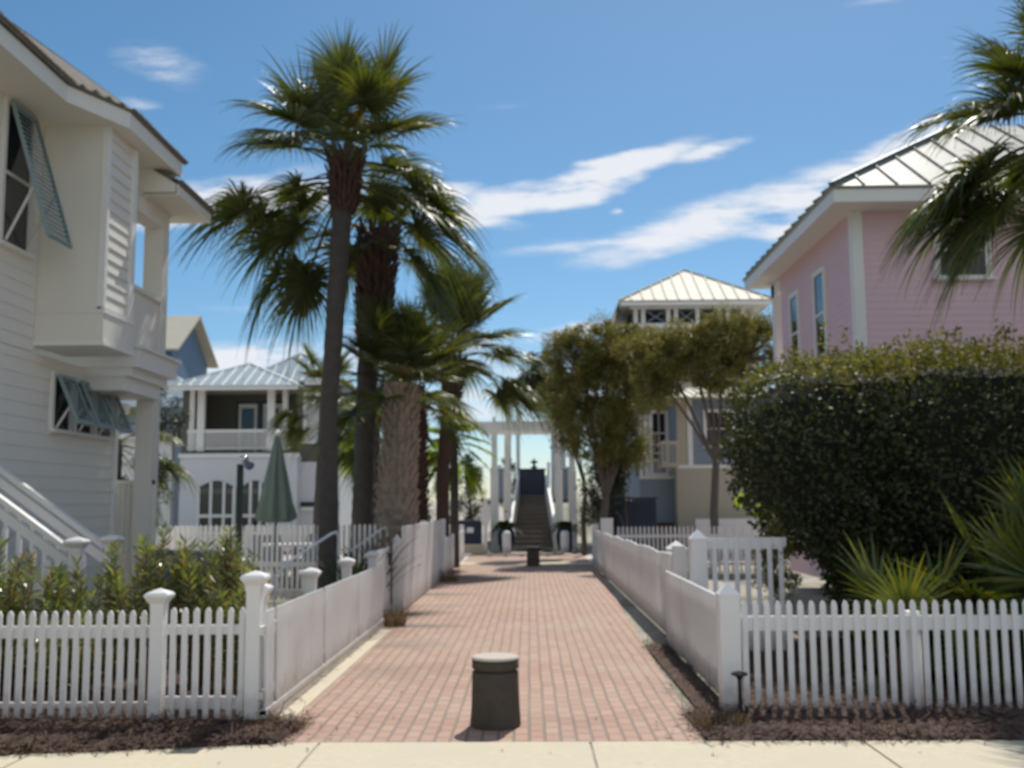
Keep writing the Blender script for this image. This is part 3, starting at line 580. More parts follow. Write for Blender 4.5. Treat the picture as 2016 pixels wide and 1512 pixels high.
# projecting upper bay
a = MB(); a.M = MY(12.0); a.box(-5.8, -5.075, -.9, .006, 3.93, 6.2); a.build('bay_front', 'cream', lh)
a = MB(); a.M = MX(-5.02); clap(a, 12.06, 12.74, 3.96, 6.2, .148, .024, .05); a.build('bay_side', 'cream', lh)
a = MB(); a.M = MX(-5.02); a.box(11.99, 12.92, 0, .045, 3.90, 3.958).box(12.74, 12.88, -.06, .04, 3.96, 6.15).box(11.985, 12.06, -.056, .03, 3.96, 6.18); a.build('bay_trim', 'trim', lh)
a = MB(); a.box(-5.82, -4.985, 11.985, 12.92, 3.52, 3.93); a.build('bay_skirt', 'cream', lh)
a = MB(); a.box(-5.83, -4.97, 11.97, 12.93, 3.885, 3.8985).box(-5.83, -4.97, 11.97, 12.93, 3.50, 3.55); a.build('bay_trim', 'trim', lh)
# porch: cornice band, posts, rails
a = MB(); a.box(-9, -5.05, 13.3, 14.78, 3.42, 3.66).box(-9, -5.16, 13.32, 14.70, 3.3, 3.42).box(-9, -5.24, 13.35, 14.66, 3.12, 3.30); a.build('porch_cornice', 'trim', lh)
a = MB(); a.box(-9, -5.0, 13.28, 14.83, 3.661, 3.70); a.build('porch_cornice', 'trim', lh)
a = MB(); a.box(-5.44, -5.17, 14.38, 14.62, 3.70, 6.0); a.build('porch_post', 'cream', lh)
a = MB(); a.box(-5.54, -5.30, 14.56, 14.84, 0, 3.12); a.build('porch_post', 'cream', lh)
a = MB(); a.box(-5.27, -5.2, 12.95, 14.37, 3.70, 4.46).box(-5.32, -5.15, 12.95, 14.37, 4.461, 4.52).box(-9, -5.46, 14.45, 14.52, 3.70, 4.46).box(-9, -5.46, 14.40, 14.57, 4.461, 4.52); a.build('porch_rail', 'cream', lh)
a = MB(); a.M = MY(14.66)
for k in range(16): u = -6.4+.072*k; a.box(u, u+.064, -.03, .0+.004*(k % 2), 0, 1.93)
a.box(-6.45, -5.30, -.08, .04, 1.931, 1.99); a.build('half_wall', 'cream', lh)
# eave, soffit and roof
ez = 6.35
def eave(pts, name, z, h, back):
    mb = MB()
    for (p, q) in zip(pts[:-1], pts[1:]):
        mb.sect([[(p[0], p[1], z-h), (p[0], p[1], z), (p[0]-.03, p[1], z), (p[0]-.03, p[1], z-h)], [(q[0], q[1], z-h), (q[0], q[1], z), (q[0]-.03, q[1], z), (q[0]-.03, q[1], z-h)]])
    return mb.build(name, 'cream', lh)
EP = [(-5.17, 3.0), (-5.17, 11.2), (-4.78, 12.05), (-4.78, 13.95)]
eave(EP, 'fascia', ez, .2, 0)
a = MB(); a.sect([[(x, y, z) for x, y in [(-9, 3)]+[(p[0]-.03, p[1]) for p in EP]+[(-9, 13.95)]] for z in (ez-.19, ez-.17)]); a.build('soffit', 'cream', lh)
k = .75
a = MB(); a.slab([(-5.11, 3, ez+.03), (-5.11, 11.22, ez+.03), (-10, 11.22, ez+k*4.9), (-10, 3, ez+k*4.9)], .04)
a.slab([(-4.74, 12.06, ez+.028), (-4.74, 14.02, ez+.028), (-10, 14.02, ez+k*5.26), (-10, 12.06, ez+k*5.26)], .04); a.slab([(-5.11, 11.2, ez+.029), (-4.74, 12.07, ez+.029), (-10, 12.07, ez+k*5.2), (-10, 11.2, ez+k*5.0)], .04)
for i in range(60):
    y = 3+i*.185
    x = -5.11 if y < 11.2 else (-4.74 if y > 12.05 else -5.11+(y-11.2)*.43)
    a.box(x-.25, x+.012, y, y+.14+.03*random.random(), ez+.035, ez+.055+.012*random.random())
a.build('roof', 'shingle', lh)
a = MB(); a.slab([(-4.66, 13.6, 5.98), (-4.66, 15.1, 5.98), (-5.8, 15.1-.9, 6.7), (-5.8, 13.6, 6.7)], .06); a.slab([(-9, 15.1, 5.98), (-4.661, 15.101, 5.98), (-5.8, 14.2, 6.7), (-9, 14.2, 6.7)], .06)
for i in range(8): a.box(-4.9, -4.648, 13.6+i*.185, 13.74+i*.185+.03*random.random(), 5.985, 6.005)
a.build('porch_roof', 'shingle', lh)
a = MB(); a.sect([[(x, y, z) for x, z in ((-5.8, 5.83), (-4.74, 5.83), (-4.74, 5.95), (-5.8, 6.62))] for y in (13.57, 13.6)]); a.build('roof_end_board', 'cream', lh)
a = MB(); a.box(-4.73, -4.70, 13.6, 15.03, 5.80, 5.955).box(-9, -4.73, 15.0, 15.03, 5.80, 5.955).box(-9, -4.73, 13.6, 15.0, 5.80, 5.82); a.build('porch_soffit', 'cream', lh)
a = MB(); a.box(-5.46, -5.15, 13.48, 14.65, 5.78, 5.799); a.box(-5.42, -5.18, 13.49, 14.64, 5.55, 5.779); a.build('porch_beam', 'cream', lh)
a = MB(); a.box(-9, -5.8, 14.4, 15.0, 2.95, 3.1); a.build('porch_ceiling', 'cream', lh)
# windows and Bahama shutters
def shutter(M, u0, u1, ztop, length, swing, slat=.062, strut=True):
    w = window(lh, M, u0+.02, u1-.02, ztop-length*.98, ztop-.02, 'trim', 1, 1 if length < 1 else 2, .06, .045, sill=True)
    s = MB(); c, sn = math.cos(swing), math.sin(swing)
    def P(u, d, o=0): return (u, .06+d*sn+o*c, ztop-d*c+o*sn)
    def pl(u0_, u1_, d0, d1, o0, o1):
        s.sect([[P(u0_, d0, o0), P(u1_, d0, o0), P(u1_, d1, o0), P(u0_, d1, o0)], [P(u0_, d0, o1), P(u1_, d0, o1), P(u1_, d1, o1), P(u0_, d1, o1)]])
    s.M = M
    pl(u0, u0+.035, 0, length, 0, .035); pl(u1-.035, u1, 0, length, 0, .035); pl(u0+.035, u1-.035, 0, .05, 0, .035); pl(u0+.035, u1-.035, length-.05, length, 0, .035)
    sh = s.build('shutter', 'teal', lh)
    b = MB(); b.M = M; d = .06
    while d < length-.06:
        b.sect([[P(u0+.035, d-.004, .000), P(u0+.035, d+slat*1.02, .036), P(u0+.035, d+slat*1.02, .043), P(u0+.035, d-.004, .007)], [P(u1-.035, d-.004, .000), P(u1-.035, d+slat*1.02, .036), P(u1-.035, d+slat*1.02, .043), P(u1-.035, d-.004, .007)]]); d += slat
    b.build('louvres', 'teal', sh)
    if strut:
        for u in (u0+.06, u1-.06):
            e = MB(); e.M = M; q = P(u, length*.62, -.01); e.bar((u, .055, ztop-length*.97), q, .022, .022); e.build('prop_bar', 'trim', sh)
shutter(MX(-5.8), 11.06, 11.66, 6.12, 1.62, R_(17))
for (u0, u1) in ((12.49, 12.96), (13.13, 13.60), (13.76, 14.22)): shutter(MX(-5.8), u0, u1, 3.22, .66, R_(24), .05)
shutter(MX(-5.8), 8.6, 9.6, 6.12, 1.62, R_(17))
# entry stair
es = thing('entry_stair', 'white side stair with sloping handrails beside cream house', 'stairs', (-5.3, 10.4, 0))
for j, (Y, xe) in enumerate(((10.05, -4.42), (10.9, -4.42))):
    p0 = Vector((-5.78, Y, 1.22+.70*1.36)); p1 = Vector((xe, Y, 1.20))
    a = MB(); a.bar(p0, p1, .09, .05); a.build('handrail', 'trim', es)
    a = MB(); a.bar(p0-Vector((0, 0, .13)), p1-Vector((0, 0, .13)), .035, .09); a.build('rail_board', 'white', es)
    a = MB()
    for k in range(9): x = -5.75+.14*k; zt = p0.z+(p1.z-p0.z)*(x-p0.x)/(p1.x-p0.x)-.24; a.box(x-.02, x+.02, Y-.02, Y+.02, max(.02, zt-.95), zt)
    a.build('balusters', 'white', es)
    a = MB(); a.bar(p0-Vector((0, 0, 1.05)), p1-Vector((0, 0, 1.0)), .05, .26); a.build('stringer', 'white', es)
    post_cap(es, 'newel_post', xe+.06, Y+.02, 0, 1.33, .055, 'flare')
for k in range(6):
    a = MB(); a.box(-5.75+.24*k, -5.47+.24*k, 10.1, 10.86, 1.05-.18*k, 1.09-.18*k); a.build('tread', 'trim', es)
# ================================================================== PINK HOUSE
ph = thing('pink_house', 'pink clapboard two storey house with pale metal roof at right', 'house', (9, 20, 0))
a = MB(); a.M = MX(5.1, -1); clap(a, 16.0, 20.6, .3, 6.15, .11, .009, .15); a.build('wall', 'pink', ph)
a = MB(); a.M = MY(16.0); clap(a, 5.12, 16, .3, 6.15, .11, .009, .15); a.build('wall', 'pink', ph)
a = MB(); a.box(5.07, 5.24, 15.965, 16.0, .2, 6.14).box(5.07, 5.1, 16.0, 16.14, .2, 6.14); a.build('corner_trim', 'trim', ph)
a = MB(); a.box(5.1, 16, 20.6, 20.7, .3, 6.15); a.build('wall', 'pink', ph)
for (u0, u1, v0, v1) in ((17.6, 18.15, 4.15, 5.55), (19.35, 19.85, 4.1, 5.5)): window(ph, MX(5.1, -1), u0, u1, v0, v1, 'pinkframe' if 0 else 'trim', 1, 2, .09, .05)
window(ph, MY(16.0), 6.42, 7.12, 5.1, 5.9, 'trim', 1, 2, .09, .05)
window(ph, MY(16.0), 9.5, 10.4, 4.35, 5.45, 'trim', 1, 2, .09, .05)
a = MB(); a.box(5.1, 5.32, 21.25, 21.5, 3.2, 6.1); a.build('porch_post', 'trim', ph)
a = MB(); a.box(5.1, 5.35, 20.72, 21.55, 5.85, 6.13); a.build('porch_beam', 'trim', ph)
a = MB(); a.box(5.1, 5.2, 20.7, 21.2, 3.3, 4.2).box(5.0, 16, 20.7, 21.7, 3.0, 3.2); a.build('porch_deck', 'trim', ph)
a = MB(); a.box(4.64, 16.5, 15.38, 15.42, 6.12, 6.33).box(4.64, 4.68, 15.42, 21.95, 6.12, 6.33).box(4.69, 16.4, 15.43, 21.9, 6.14, 6.16); a.build('fascia', 'trim', ph)
p = MB(); s = MB(); kk = .64
seam_face(p, s, (4.6, 15.34, 6.36), (18, 15.34, 6.36), (14.7, 18.65, 6.36+3.31*kk), (7.91, 18.65, 6.36+3.31*kk), 27, .05, .035, .022)
seam_face(p, s, (4.6, 21.96, 6.36), (4.6, 15.341, 6.36), (7.91, 18.65, 6.36+3.31*kk), (7.91, 18.65, 6.36+3.31*kk), 14, .05, .05, .035)
seam_face(p, s, (18, 21.96, 6.36), (4.6, 21.961, 6.36), (7.91, 18.65, 6.36+3.31*kk), (14.7, 18.65, 6.36+3.31*kk), 27, .05, .035, .022)
s.bar((4.6, 15.34, 6.38), (7.91, 18.65, 6.38+3.31*kk), .09, .08)
r_ = p.build('roof', 'pinkroof', ph); s.build('seam', 'darkseam', r_)
# ================================================================== GREY PORCH HOUSE (far left)
gh = thing('porch_house', 'grey stucco house with silver metal hip roof and upper porch', 'house', (-11, 42, 0))
S = 38/2050.
def gx(p): return (p-1042)*S
def gz_(p): return 1.6+(994.5-p)*S
a = MB(); a.box(gx(353), gx(585), 38.0, 43, 0, gz_(893)); a.build('lower_wall', 'stucco', gh)
a = MB(); a.box(gx(340), gx(353)-.002, 38.9, 43, 0, gz_(905)); a.build('lower_wall', 'stucco', gh)
a = MB(); a.box(gx(585)+.002, gx(665), 38.6, 45, 0, gz_(905)); a.build('lower_wall', 'stucco', gh)
a = MB(); a.box(gx(350), gx(590), 37.94, 38.0, gz_(897), gz_(889)); a.build('band', 'trim', gh)
a = MB(); a.box(gx(355), gx(575), 38.02, 40.5, gz_(893)+.001, gz_(884)); a.build('porch_floor', 'olive', gh)
a = MB(); a.box(gx(338), gx(575), 40.5, 44, gz_(893), 6.0).box(gx(575)+.001, gx(665), 38.72, 45, gz_(905)+.001, 6.3).box(gx(338), gx(353), 38.92, 40.49, gz_(905)+.001, 5.95); a.build('upper_wall', 'olive', gh)
for (x0, x1) in ((358, 368), (380, 394), (520, 534), (546, 556)):
    y = 38.25 if x0 in (380, 520) else 38.6
    a = MB(); a.box(gx(x0), gx(x1), y, y+.2, gz_(884), 6.0); a.build('column', 'trim', gh)
a = MB(); a.box(gx(360), gx(568), 38.3, 38.36, gz_(846), gz_(840)); a.box(gx(360), gx(568), 38.3, 38.36, gz_(880), gz_(876))
for i in range(52): u = gx(362)+(gx(566)-gx(362))*i/51; a.box(u-.018, u+.018, 38.315, 38.345, gz_(876), gz_(846))
a.build('railing', 'trim', gh)
a = MB(); a.box(gx(425), gx(532), 40.42, 40.5, gz_(884), gz_(772)); dr = a.build('door_frame', 'navy', gh)
for (x0, x1) in ((431, 470), (483, 522)):
    a = MB(); a.box(gx(x0), gx(x0+6), 40.38, 40.419, gz_(884), gz_(778)).box(gx(x1-6), gx(x1), 40.38, 40.419, gz_(884), gz_(778)).box(gx(x0+6), gx(x1-6), 40.38, 40.419, gz_(787), gz_(778)); d_ = a.build('door', 'trim', gh)
    a = MB(); a.box(gx(x0+6), gx(x1-6), 40.39, 40.41, gz_(884), gz_(787)); a.build('pane', 'glass', d_)
a = MB(); a.box(gx(356), gx(580), 38.1, 40.49, 6.0, 6.05); a.build('porch_ceiling', 'trim', gh)
window(gh, MY(38.72), gx(594), gx(638), gz_(862), gz_(772), 'trim', 1, 1, .12, .06, 'blind')
a = MB(); a.box(gx(588), gx(662), 38.5, 38.6, gz_(994), gz_(985)); a.build('ledge', 'navy', gh)
a = MB(); a.box(gx(588), gx(662), 38.48, 38.6, gz_(1002), gz_(995)); a.build('ledge', 'trim', gh)
for (x0, x1) in ((392, 462), (477, 528)):
    n = 10; top = [(gx(x0)+(gx(x1)-gx(x0))*i/n, gz_(955)+(gz_(942)-gz_(955))*math.sin(PI*i/n)) for i in range(n+1)]
    po = [(gx(x0), gz_(1050)), (gx(x1), gz_(1050))]+top[::-1]
    a = MB(); a.sect([[(x, y, z) for x, z in po] for y in (37.965, 38.0)]); w_ = a.build('arched_window', 'glass', gh)
    a = MB()
    for f_ in (0, .35, .72, 1):
        u = gx(x0)+(gx(x1)-gx(x0))*f_; a.box(u-.05, u+.05, 37.93, 37.964, gz_(1050), gz_(955)+(gz_(942)-gz_(955))*math.sin(PI*f_)-.01)
    a.box(gx(x0), gx(x1), 37.925, 37.96, gz_(1014), gz_(1008)); a.build('frame', 'trim', w_)
    a = MB(); a.box(gx(x0)+.06, gx(x1)-.06, 37.94, 37.962, gz_(968), gz_(958)); a.build('blind', 'olive', w_)
hip_roof(gh, gx(333), gx(592), 37.4, 42.3, gz_(757), 1.12, 'metalroof', 'trim', 12, 10)
hip_roof(gh, gx(395), gx(668), 40.6, 46, 6.28, 1.75, 'metalroof', 'trim', 12, 10)
a = MB(); a.box(gx(333)+.03, gx(592)-.03, 37.43, 37.46, gz_(757)-.16, gz_(757)-.062).box(gx(595), gx(668), 38.2, 38.24, 6.1, 6.27); a.build('fascia', 'trim', gh)
a = MB(); a.slab([(gx(592)+.02, 38.15, 6.27), (gx(668), 38.15, 6.27), (gx(668), 40.7, 6.5), (gx(592)+.02, 40.7, 6.5)], .06); a.build('roof', 'metalroof', gh)
# ================================================================== BLUE HOUSE beyond
bh = thing('blue_house', 'tall slate blue house with white gabled roof beyond grey house', 'house', (-18, 54, 0))
xr = -18.75
a = MB(); a.box(-26, xr, 54, 60, -1, 9.95); a.build('wall', 'blue', bh)
a = MB(); a.sect([[(xr+o_, y, z) for y, z in ((54.1, 9.951), (59.9, 9.951), (57, 11.95))] for o_ in (-.12, -.02)]); a.build('gable', 'blue', bh)
a = MB(); a.slab([(-27, 53.4, 9.85), (xr+.5, 53.4, 9.85), (xr+.5, 57, 12.25), (-27, 57, 12.25)], .12); a.slab([(xr+.5, 60.6, 9.85), (-27, 60.6, 9.85), (-27, 57.01, 12.25), (xr+.5, 57.01, 12.25)], .12); a.build('roof', 'creamroof', bh)
for i in range(4): window(bh, MY(54.0), -22.6+1.0*i, -21.95+1.0*i, 7.0, 8.6, 'bluegrey', 1, 2, .08, .05)
hs = thing('gable_roof_house', 'low white roofed wing between blue house and grey house', 'house', (-18, 50, 0))
a = MB(); a.box(-24, -15.0, 47.4, 53, 0, 6.2); a.build('wall', 'bluegrey', hs); 
a = MB(); a.slab([(-24, 47, 6.2), (-14.6, 47, 6.2), (-16.9, 49.5, 7.9), (-24, 49.5, 7.9)], .1); a.slab([(-14.6, 52, 6.2), (-14.6, 47.01, 6.2), (-16.9, 49.51, 7.9)], .1); a.build('roof', 'metalroof', hs)
wh = thing('white_cottage', 'white cottage wall glimpsed behind cream house porch', 'house', (-13, 40, 0))
a = MB(); a.M = MY(39.5); clap(a, -18, -13.6, 0, 4.2, .2, .02, .3); a.build('wall', 'trim', wh)
a = MB(); a.box(-18.3, -13.3, 39.2, 44, 4.2, 4.4); a.build('eave', 'trim', wh)
# ================================================================== RIGHT FAR HOUSE with tower
th = thing('tower_house', 'three storey house with cream hip roof and lattice porch openings', 'house', (6.5, 44, 0))
Y = 42.; S3 = Y/2050
def tx(p): return (p-1042)*S3
def tz(p): return 1.6+(994.5-p)*S3
hip_roof(th, tx(1222), tx(1526), 41.2, 47.4, tz(597), 1.9, 'creamroof', 'creamroof', 13, 13)
a = MB(); a.box(tx(1224), tx(1524), 41.23, 41.27, tz(597)-.2, tz(597)-.062).box(tx(1224)+.05, tx(1524)-.05, 41.28, 47.3, tz(597)-.14, tz(597)-.10); a.build('fascia', 'trim', th)
a = MB(); a.box(tx(1255), tx(1500), 42, 46.6, -1, tz(640)).box(tx(1255), tx(1500), 43.2, 46.5, tz(640)+.002, tz(602)); a.build('wall', 'yellow', th)
a = MB(); a.box(tx(1245), tx(1510), 41.9, 41.99, tz(646), tz(637)).box(tx(1245), tx(1510), 41.9, 41.99, tz(608), tz(600)); a.build('band', 'trim', th)
for x in (1257, 1272, 1322, 1337, 1380, 1424, 1440, 1470, 1495):
    a = MB(); a.box(tx(x-4), tx(x+4), 41.92, 42.05, tz(637)+.001, tz(608)-.001); a.build('post', 'trim', th)
for (x0, x1) in ((1277, 1318), (1341, 1376), (1384, 1420), (1444, 1466)):
    a = MB(); a.box(tx(x0), tx(x1), 43.1, 43.19, tz(637), tz(600)); o_ = a.build('opening', 'navy', th)
    a = MB(); a.bar((tx(x0), 42.0, tz(636)), (tx(x1), 42.0, tz(610)), .04, .05).bar((tx(x0), 42.05, tz(610)), (tx(x1), 42.05, tz(636)), .04, .05); a.build('cross_brace', 'bluegrey', th)
a = MB(); a.slab([(tx(1196), 40.6, tz(655)), (tx(1222), 42.5, tz(600)), (tx(1222), 47, tz(600)), (tx(1196), 47, tz(655))], .15); a.build('side_roof', 'olive', th)
a = MB(); a.box(tx(1205), tx(1255)-.01, 42.4, 46, 0, tz(655)); a.build('side_wall', 'olive', th)
rh = thing('buff_house', 'two storey house with buff stucco base and blue grey upper wall', 'house', (6.5, 36, 0))
Y = 34.; S4 = Y/2050
def bx_(p): return (p-1042)*S4
def bz(p): return 1.6+(994.5-p)*S4
a = MB(); a.box(bx_(1331), bx_(1560), 34.0, 40, 0, bz(925)); a.build('lower_wall', 'yellow', rh)
a = MB(); a.box(bx_(1262), bx_(1331)-.002, 34.6, 40, 0, bz(938)); a.build('lower_wall', 'bluegrey', rh)
a = MB(); a.box(bx_(1329), bx_(1560), 33.97, 40, bz(925)+.001, bz(918)); a.build('band', 'trim', rh)
a = MB(); a.box(bx_(1334), bx_(1560), 34.05, 40, bz(918)+.001, bz(788)); a.build('upper_wall', 'bluegrey', rh)
a = MB(); a.box(bx_(1354), bx_(1364), 34.0, 34.049, bz(918)+.001, bz(790)); a.build('corner_trim', 'trim', rh)
a = MB(); a.box(bx_(1334)-.01, bx_(1353), 34.02, 34.049, bz(918)+.001, bz(790)); a.build('side_panel', 'yellow', rh)
window(rh, MY(34.05), bx_(1392), bx_(1440), bz(880), bz(815), 'trim', 2, 2, .1, .06)
a = MB(); a.box(bx_(1262), bx_(1334)-.002, 36.0, 40, bz(938)+.001, bz(788)); a.build('porch_back_wall', 'bluegrey', rh)
window(rh, MY(36.0), bx_(1300), bx_(1326), bz(930), bz(806), 'trim', 2, 3, .12, .06)
for x in (1266, 1277): 
    a = MB(); a.box(bx_(x-3), bx_(x+3), 34.6, 34.72, bz(938)+.002, bz(788)); a.build('column', 'trim', rh)
a = MB(); a.box(bx_(1262), bx_(1332), 34.58, 34.66, bz(797), bz(786)).box(bx_(1262), bx_(1332), 34.55, 34.64, bz(944), bz(938)); a.build('band', 'trim', rh)
a = MB()
for i in range(9): u = bx_(1281)+.075*i; a.box(u-.014, u+.014, 34.62, 34.65, bz(937), bz(909))
a.box(bx_(1280), bx_(1300), 34.6, 34.67, bz(909), bz(905)); a.build('railing', 'trim', rh)
a = MB(); a.box(bx_(1297), bx_(1330), 33.3, 33.34, bz(880), bz(873)).box(bx_(1297), bx_(1330), 33.3, 33.34, bz(921), bz(916)).box(bx_(1297), bx_(1301), 33.3, 33.34, bz(916), bz(880)).box(bx_(1326), bx_(1330), 33.3, 33.34, bz(916), bz(880)).box(bx_(1297), bx_(1330), 33.35, 34.56, bz(924), bz(919))
for i in range(6): u = bx_(1304)+.07*i; a.box(u-.014, u+.014, 33.31, 33.33, bz(916), bz(880))
a.box(bx_(1297), bx_(1297)+.05, 33.35, 34.5, bz(880), bz(874)).box(bx_(1330)-.05, bx_(1330), 33.35, 34.0, bz(880), bz(874)); a.build('balcony', 'creamroof', rh)
p = MB(); s = MB(); seam_face(p, s, (bx_(1304), 33.3, bz(788)), (bx_(1580), 33.3, bz(788)), (bx_(1540), 36.3, bz(788)+.6), (bx_(1350), 36.3, bz(788)+.6), 18, .06); seam_face(p, s, (bx_(1304), 40, bz(788)), (bx_(1304), 33.301, bz(788)), (bx_(1350), 36.3, bz(788)+.6), (bx_(1350), 37, bz(788)+.6), 10, .06)
r_ = p.build('roof', 'creamroof', rh); s.build('seam', 'creamroof', r_)
a = MB(); a.lathe([(.25, .9), (.3, 1.1), (.26, 1.35), (.1, 1.5), (.01, 1.52)], (bx_(1308), 34.2), 14); 
t = thing('wall_barrel', 'rounded brown pot against grey lower wall of buff house', 'pot', (bx_(1308), 34.2, 0)); a = MB(); a.lathe([(.2, 0), (.34, .25), (.38, .6), (.3, .92), (.26, .95), (.3, 1.0), (.02, 1.0)], (bx_(1308), 34.1), 16); a.build('body', 'redbark', t)
t = thing('utility_enclosure', 'dark navy slatted enclosure behind the oak trunk', 'enclosure', (3.6, 32, 0))
a = MB()
for i in range(12): a.box(2.35+.125*i, 2.35+.125*i+.115, 32.0, 32.04, 0, 1.75)
a.build('slat_panel', 'navy', t); a = MB(); a.box(2.35, 3.87, 32.05, 33.2, 0, 1.7); a.build('side_panel', 'navy', t); a = MB(); a.box(2.3, 3.9, 31.97, 32.07, 1.751, 1.82); a.build('cap_rail', 'navy', t)
t = thing('gate_post', 'tall white square post at far right beyond scalloped fence', 'post', (2.25, 30, 0)); post_cap(t, 'shaft', 2.2, 30, 0, 1.22, .17, 'flat')
t = thing('bench_fence', 'grey white rail fence between oak trunk and lane end', 'fence', (2.0, 36, 0)); 
a = MB(); a.box(1.45, 2.5, 35.9, 35.96, .95, 1.05).box(1.45, 2.5, 35.9, 35.96, .2, .3); a.build('rail', 'trim', t)
for x in (1.5, 2.45): 
    a = MB(); a.box(x-.05, x+.05, 35.961, 36.05, 0, 1.1); a.build('post', 'trim', t)
# ================================================================== PALMS
def frond_mesh(name, e, Lp, L, n=44, seed=0, mat='palm', droop=.35, spread=125, wide=.045):  # one costapalmate fan leaf
    rs = random.Random(seed); V = []; Fq = []
    d = Vector((math.cos(e), 0, math.sin(e)))
    g = .32*math.cos(e)+.05
    pt = lambda s: d*Lp*s - Vector((0, 0, g*s*s*Lp))
    # petiole (thin 3-sided)
    N_ = 6
    for i in range(N_):
        p, q = pt(i/N_), pt((i+1)/N_); w = .014*(1-.5*i/N_)+.004
        b = len(V); V += [p+Vector((0, -w, 0)), p+Vector((0, w, 0)), q+Vector((0, w, 0)), q+Vector((0, -w, 0))]; Fq.append((b, b+1, b+2, b+3))
        b = len(V); V += [p+Vector((0, 0, -w)), p+Vector((0, 0, w)), q+Vector((0, 0, w)), q+Vector((0, 0, -w))]; Fq.append((b, b+1, b+2, b+3))
    t = (pt(1)-pt(.9)).normalized(); side = Vector((0, 1, 0)); nrm = t.cross(side)
    if nrm.z < 0: nrm = -nrm
    base = pt(1); fold = rs.uniform(.15, .45)
    for i in range(n):
        a = R_(spread)*(-1+2*(i+.5)/n); a += rs.uniform(-.02, .02)
        root = base + t*(L*.32*(1-abs(a)/R_(spread)))*.6
        sdir = (t*math.cos(a)+side*math.sin(a)+nrm*fold*abs(math.sin(a))*.9).normalized()
        LL = L*(.66+.34*math.cos(a*.6))*rs.uniform(.8, 1.12)
        tw = side*math.cos(a)-t*math.sin(a); tw = (tw + nrm*(rs.uniform(.25, .9) if i % 2 else -rs.uniform(.25, .9))).normalized()
        dr = droop*rs.uniform(.7, 1.5); prev = None
        for (s, w) in ((0, .012), (.3, wide*.5), (.55, wide*.42), (.76, wide*.22), (.9, wide*.1), (1, .002)):
            p = root+sdir*LL*s*(1-.12*dr*s*s)-Vector((0, 0, dr*LL*s**3.2)); k = len(V); V += [p-tw*w, p+tw*w]
            if prev is not None: Fq.append((prev, prev+1, k+1, k))
            prev = k
    V = np.array([tuple(v) for v in V]); me_o = np_mesh(name, V, np.array(Fq), mat); me = me_o.data; bpy.data.objects.remove(me_o); return me
FR = {}
def fr_mesh(kind, band, var):
    key = (kind, band, var)
    if key not in FR:
        e = R_({0: 72, 1: 48, 2: 22, 3: -8, 4: -38, 5: -62}[band])
        if kind == 'fan': FR[key] = frond_mesh('frond', e, .45, .62, 34, band*3+var, 'fanleaf', .08, 120, .042)
        elif kind == 'bright': FR[key] = frond_mesh('frond', e, .5, .6, 34, band*3+var+50, 'palmbright', .18, 120, .05)
        elif kind == 'old': FR[key] = frond_mesh('frond', e, .75, .55, 34, band*3+var+90, 'palmold', .5)
        elif kind == 'oldup': FR[key] = frond_mesh('frond', e, .7, .5, 30, 5, 'palmold', .2)
        else: FR[key] = frond_mesh('frond', e+R_((-9, 0, 9)[var]), (.85, 1.1, 1.2)[var], (.90, .80, .86)[var], 58, band*7+var, 'palm', (.16, .24, .34, .42, .46, .5)[band], 142, .032)
    return FR[key]
def crown(t, top, nf, scale, kind='palm', seed=1, bands=(0, 1, 2, 3, 4), skip=(), old=()):
    rs = random.Random(seed); o_ = worigin(t); az = rs.uniform(0, 6)
    for i in range(nf):
        f = i/max(1, nf-1); band = bands[min(len(bands)-1, int(f**.85*len(bands)))]
        az += 2.39996+rs.uniform(-.25, .25)
        k = 'old' if i in old else kind
        if band >= 3 and math.sin(az) < -.55: az += (1.3 if math.cos(az) > 0 else -1.3)   # old leaves hang to the sides
        me = fr_mesh(k, band, rs.randint(0, 2)); s = scale*rs.uniform(.85, 1.12)
        loc = Vector(top)-o_+Vector((math.cos(az)*.07, math.sin(az)*.07, -.45*f*scale))
        share(me, 'frond', t, loc, (rs.uniform(-.2, .2), rs.uniform(-.12, .12), az), (s, s, s))
def trunk(t, pts, rad, mat, rings=True, n=18):
    a = MB(); P = []; Rr = []
    K = int((Vector(pts[-1])-Vector(pts[0])).length/.09)
    for i in range(K+1):
        f = i/K*(len(pts)-1); j = min(int(f), len(pts)-2); q = f-j
        P.append(Vector(pts[j]).lerp(Vector(pts[j+1]), q)); r = rad[j]+(rad[j+1]-rad[j])*q
        Rr.append(r*(1+random.uniform(-.035, .035)+(.02 if i % 2 else -.02)))
    a.tube(P, Rr, n); return a.build('trunk', mat, t, False)
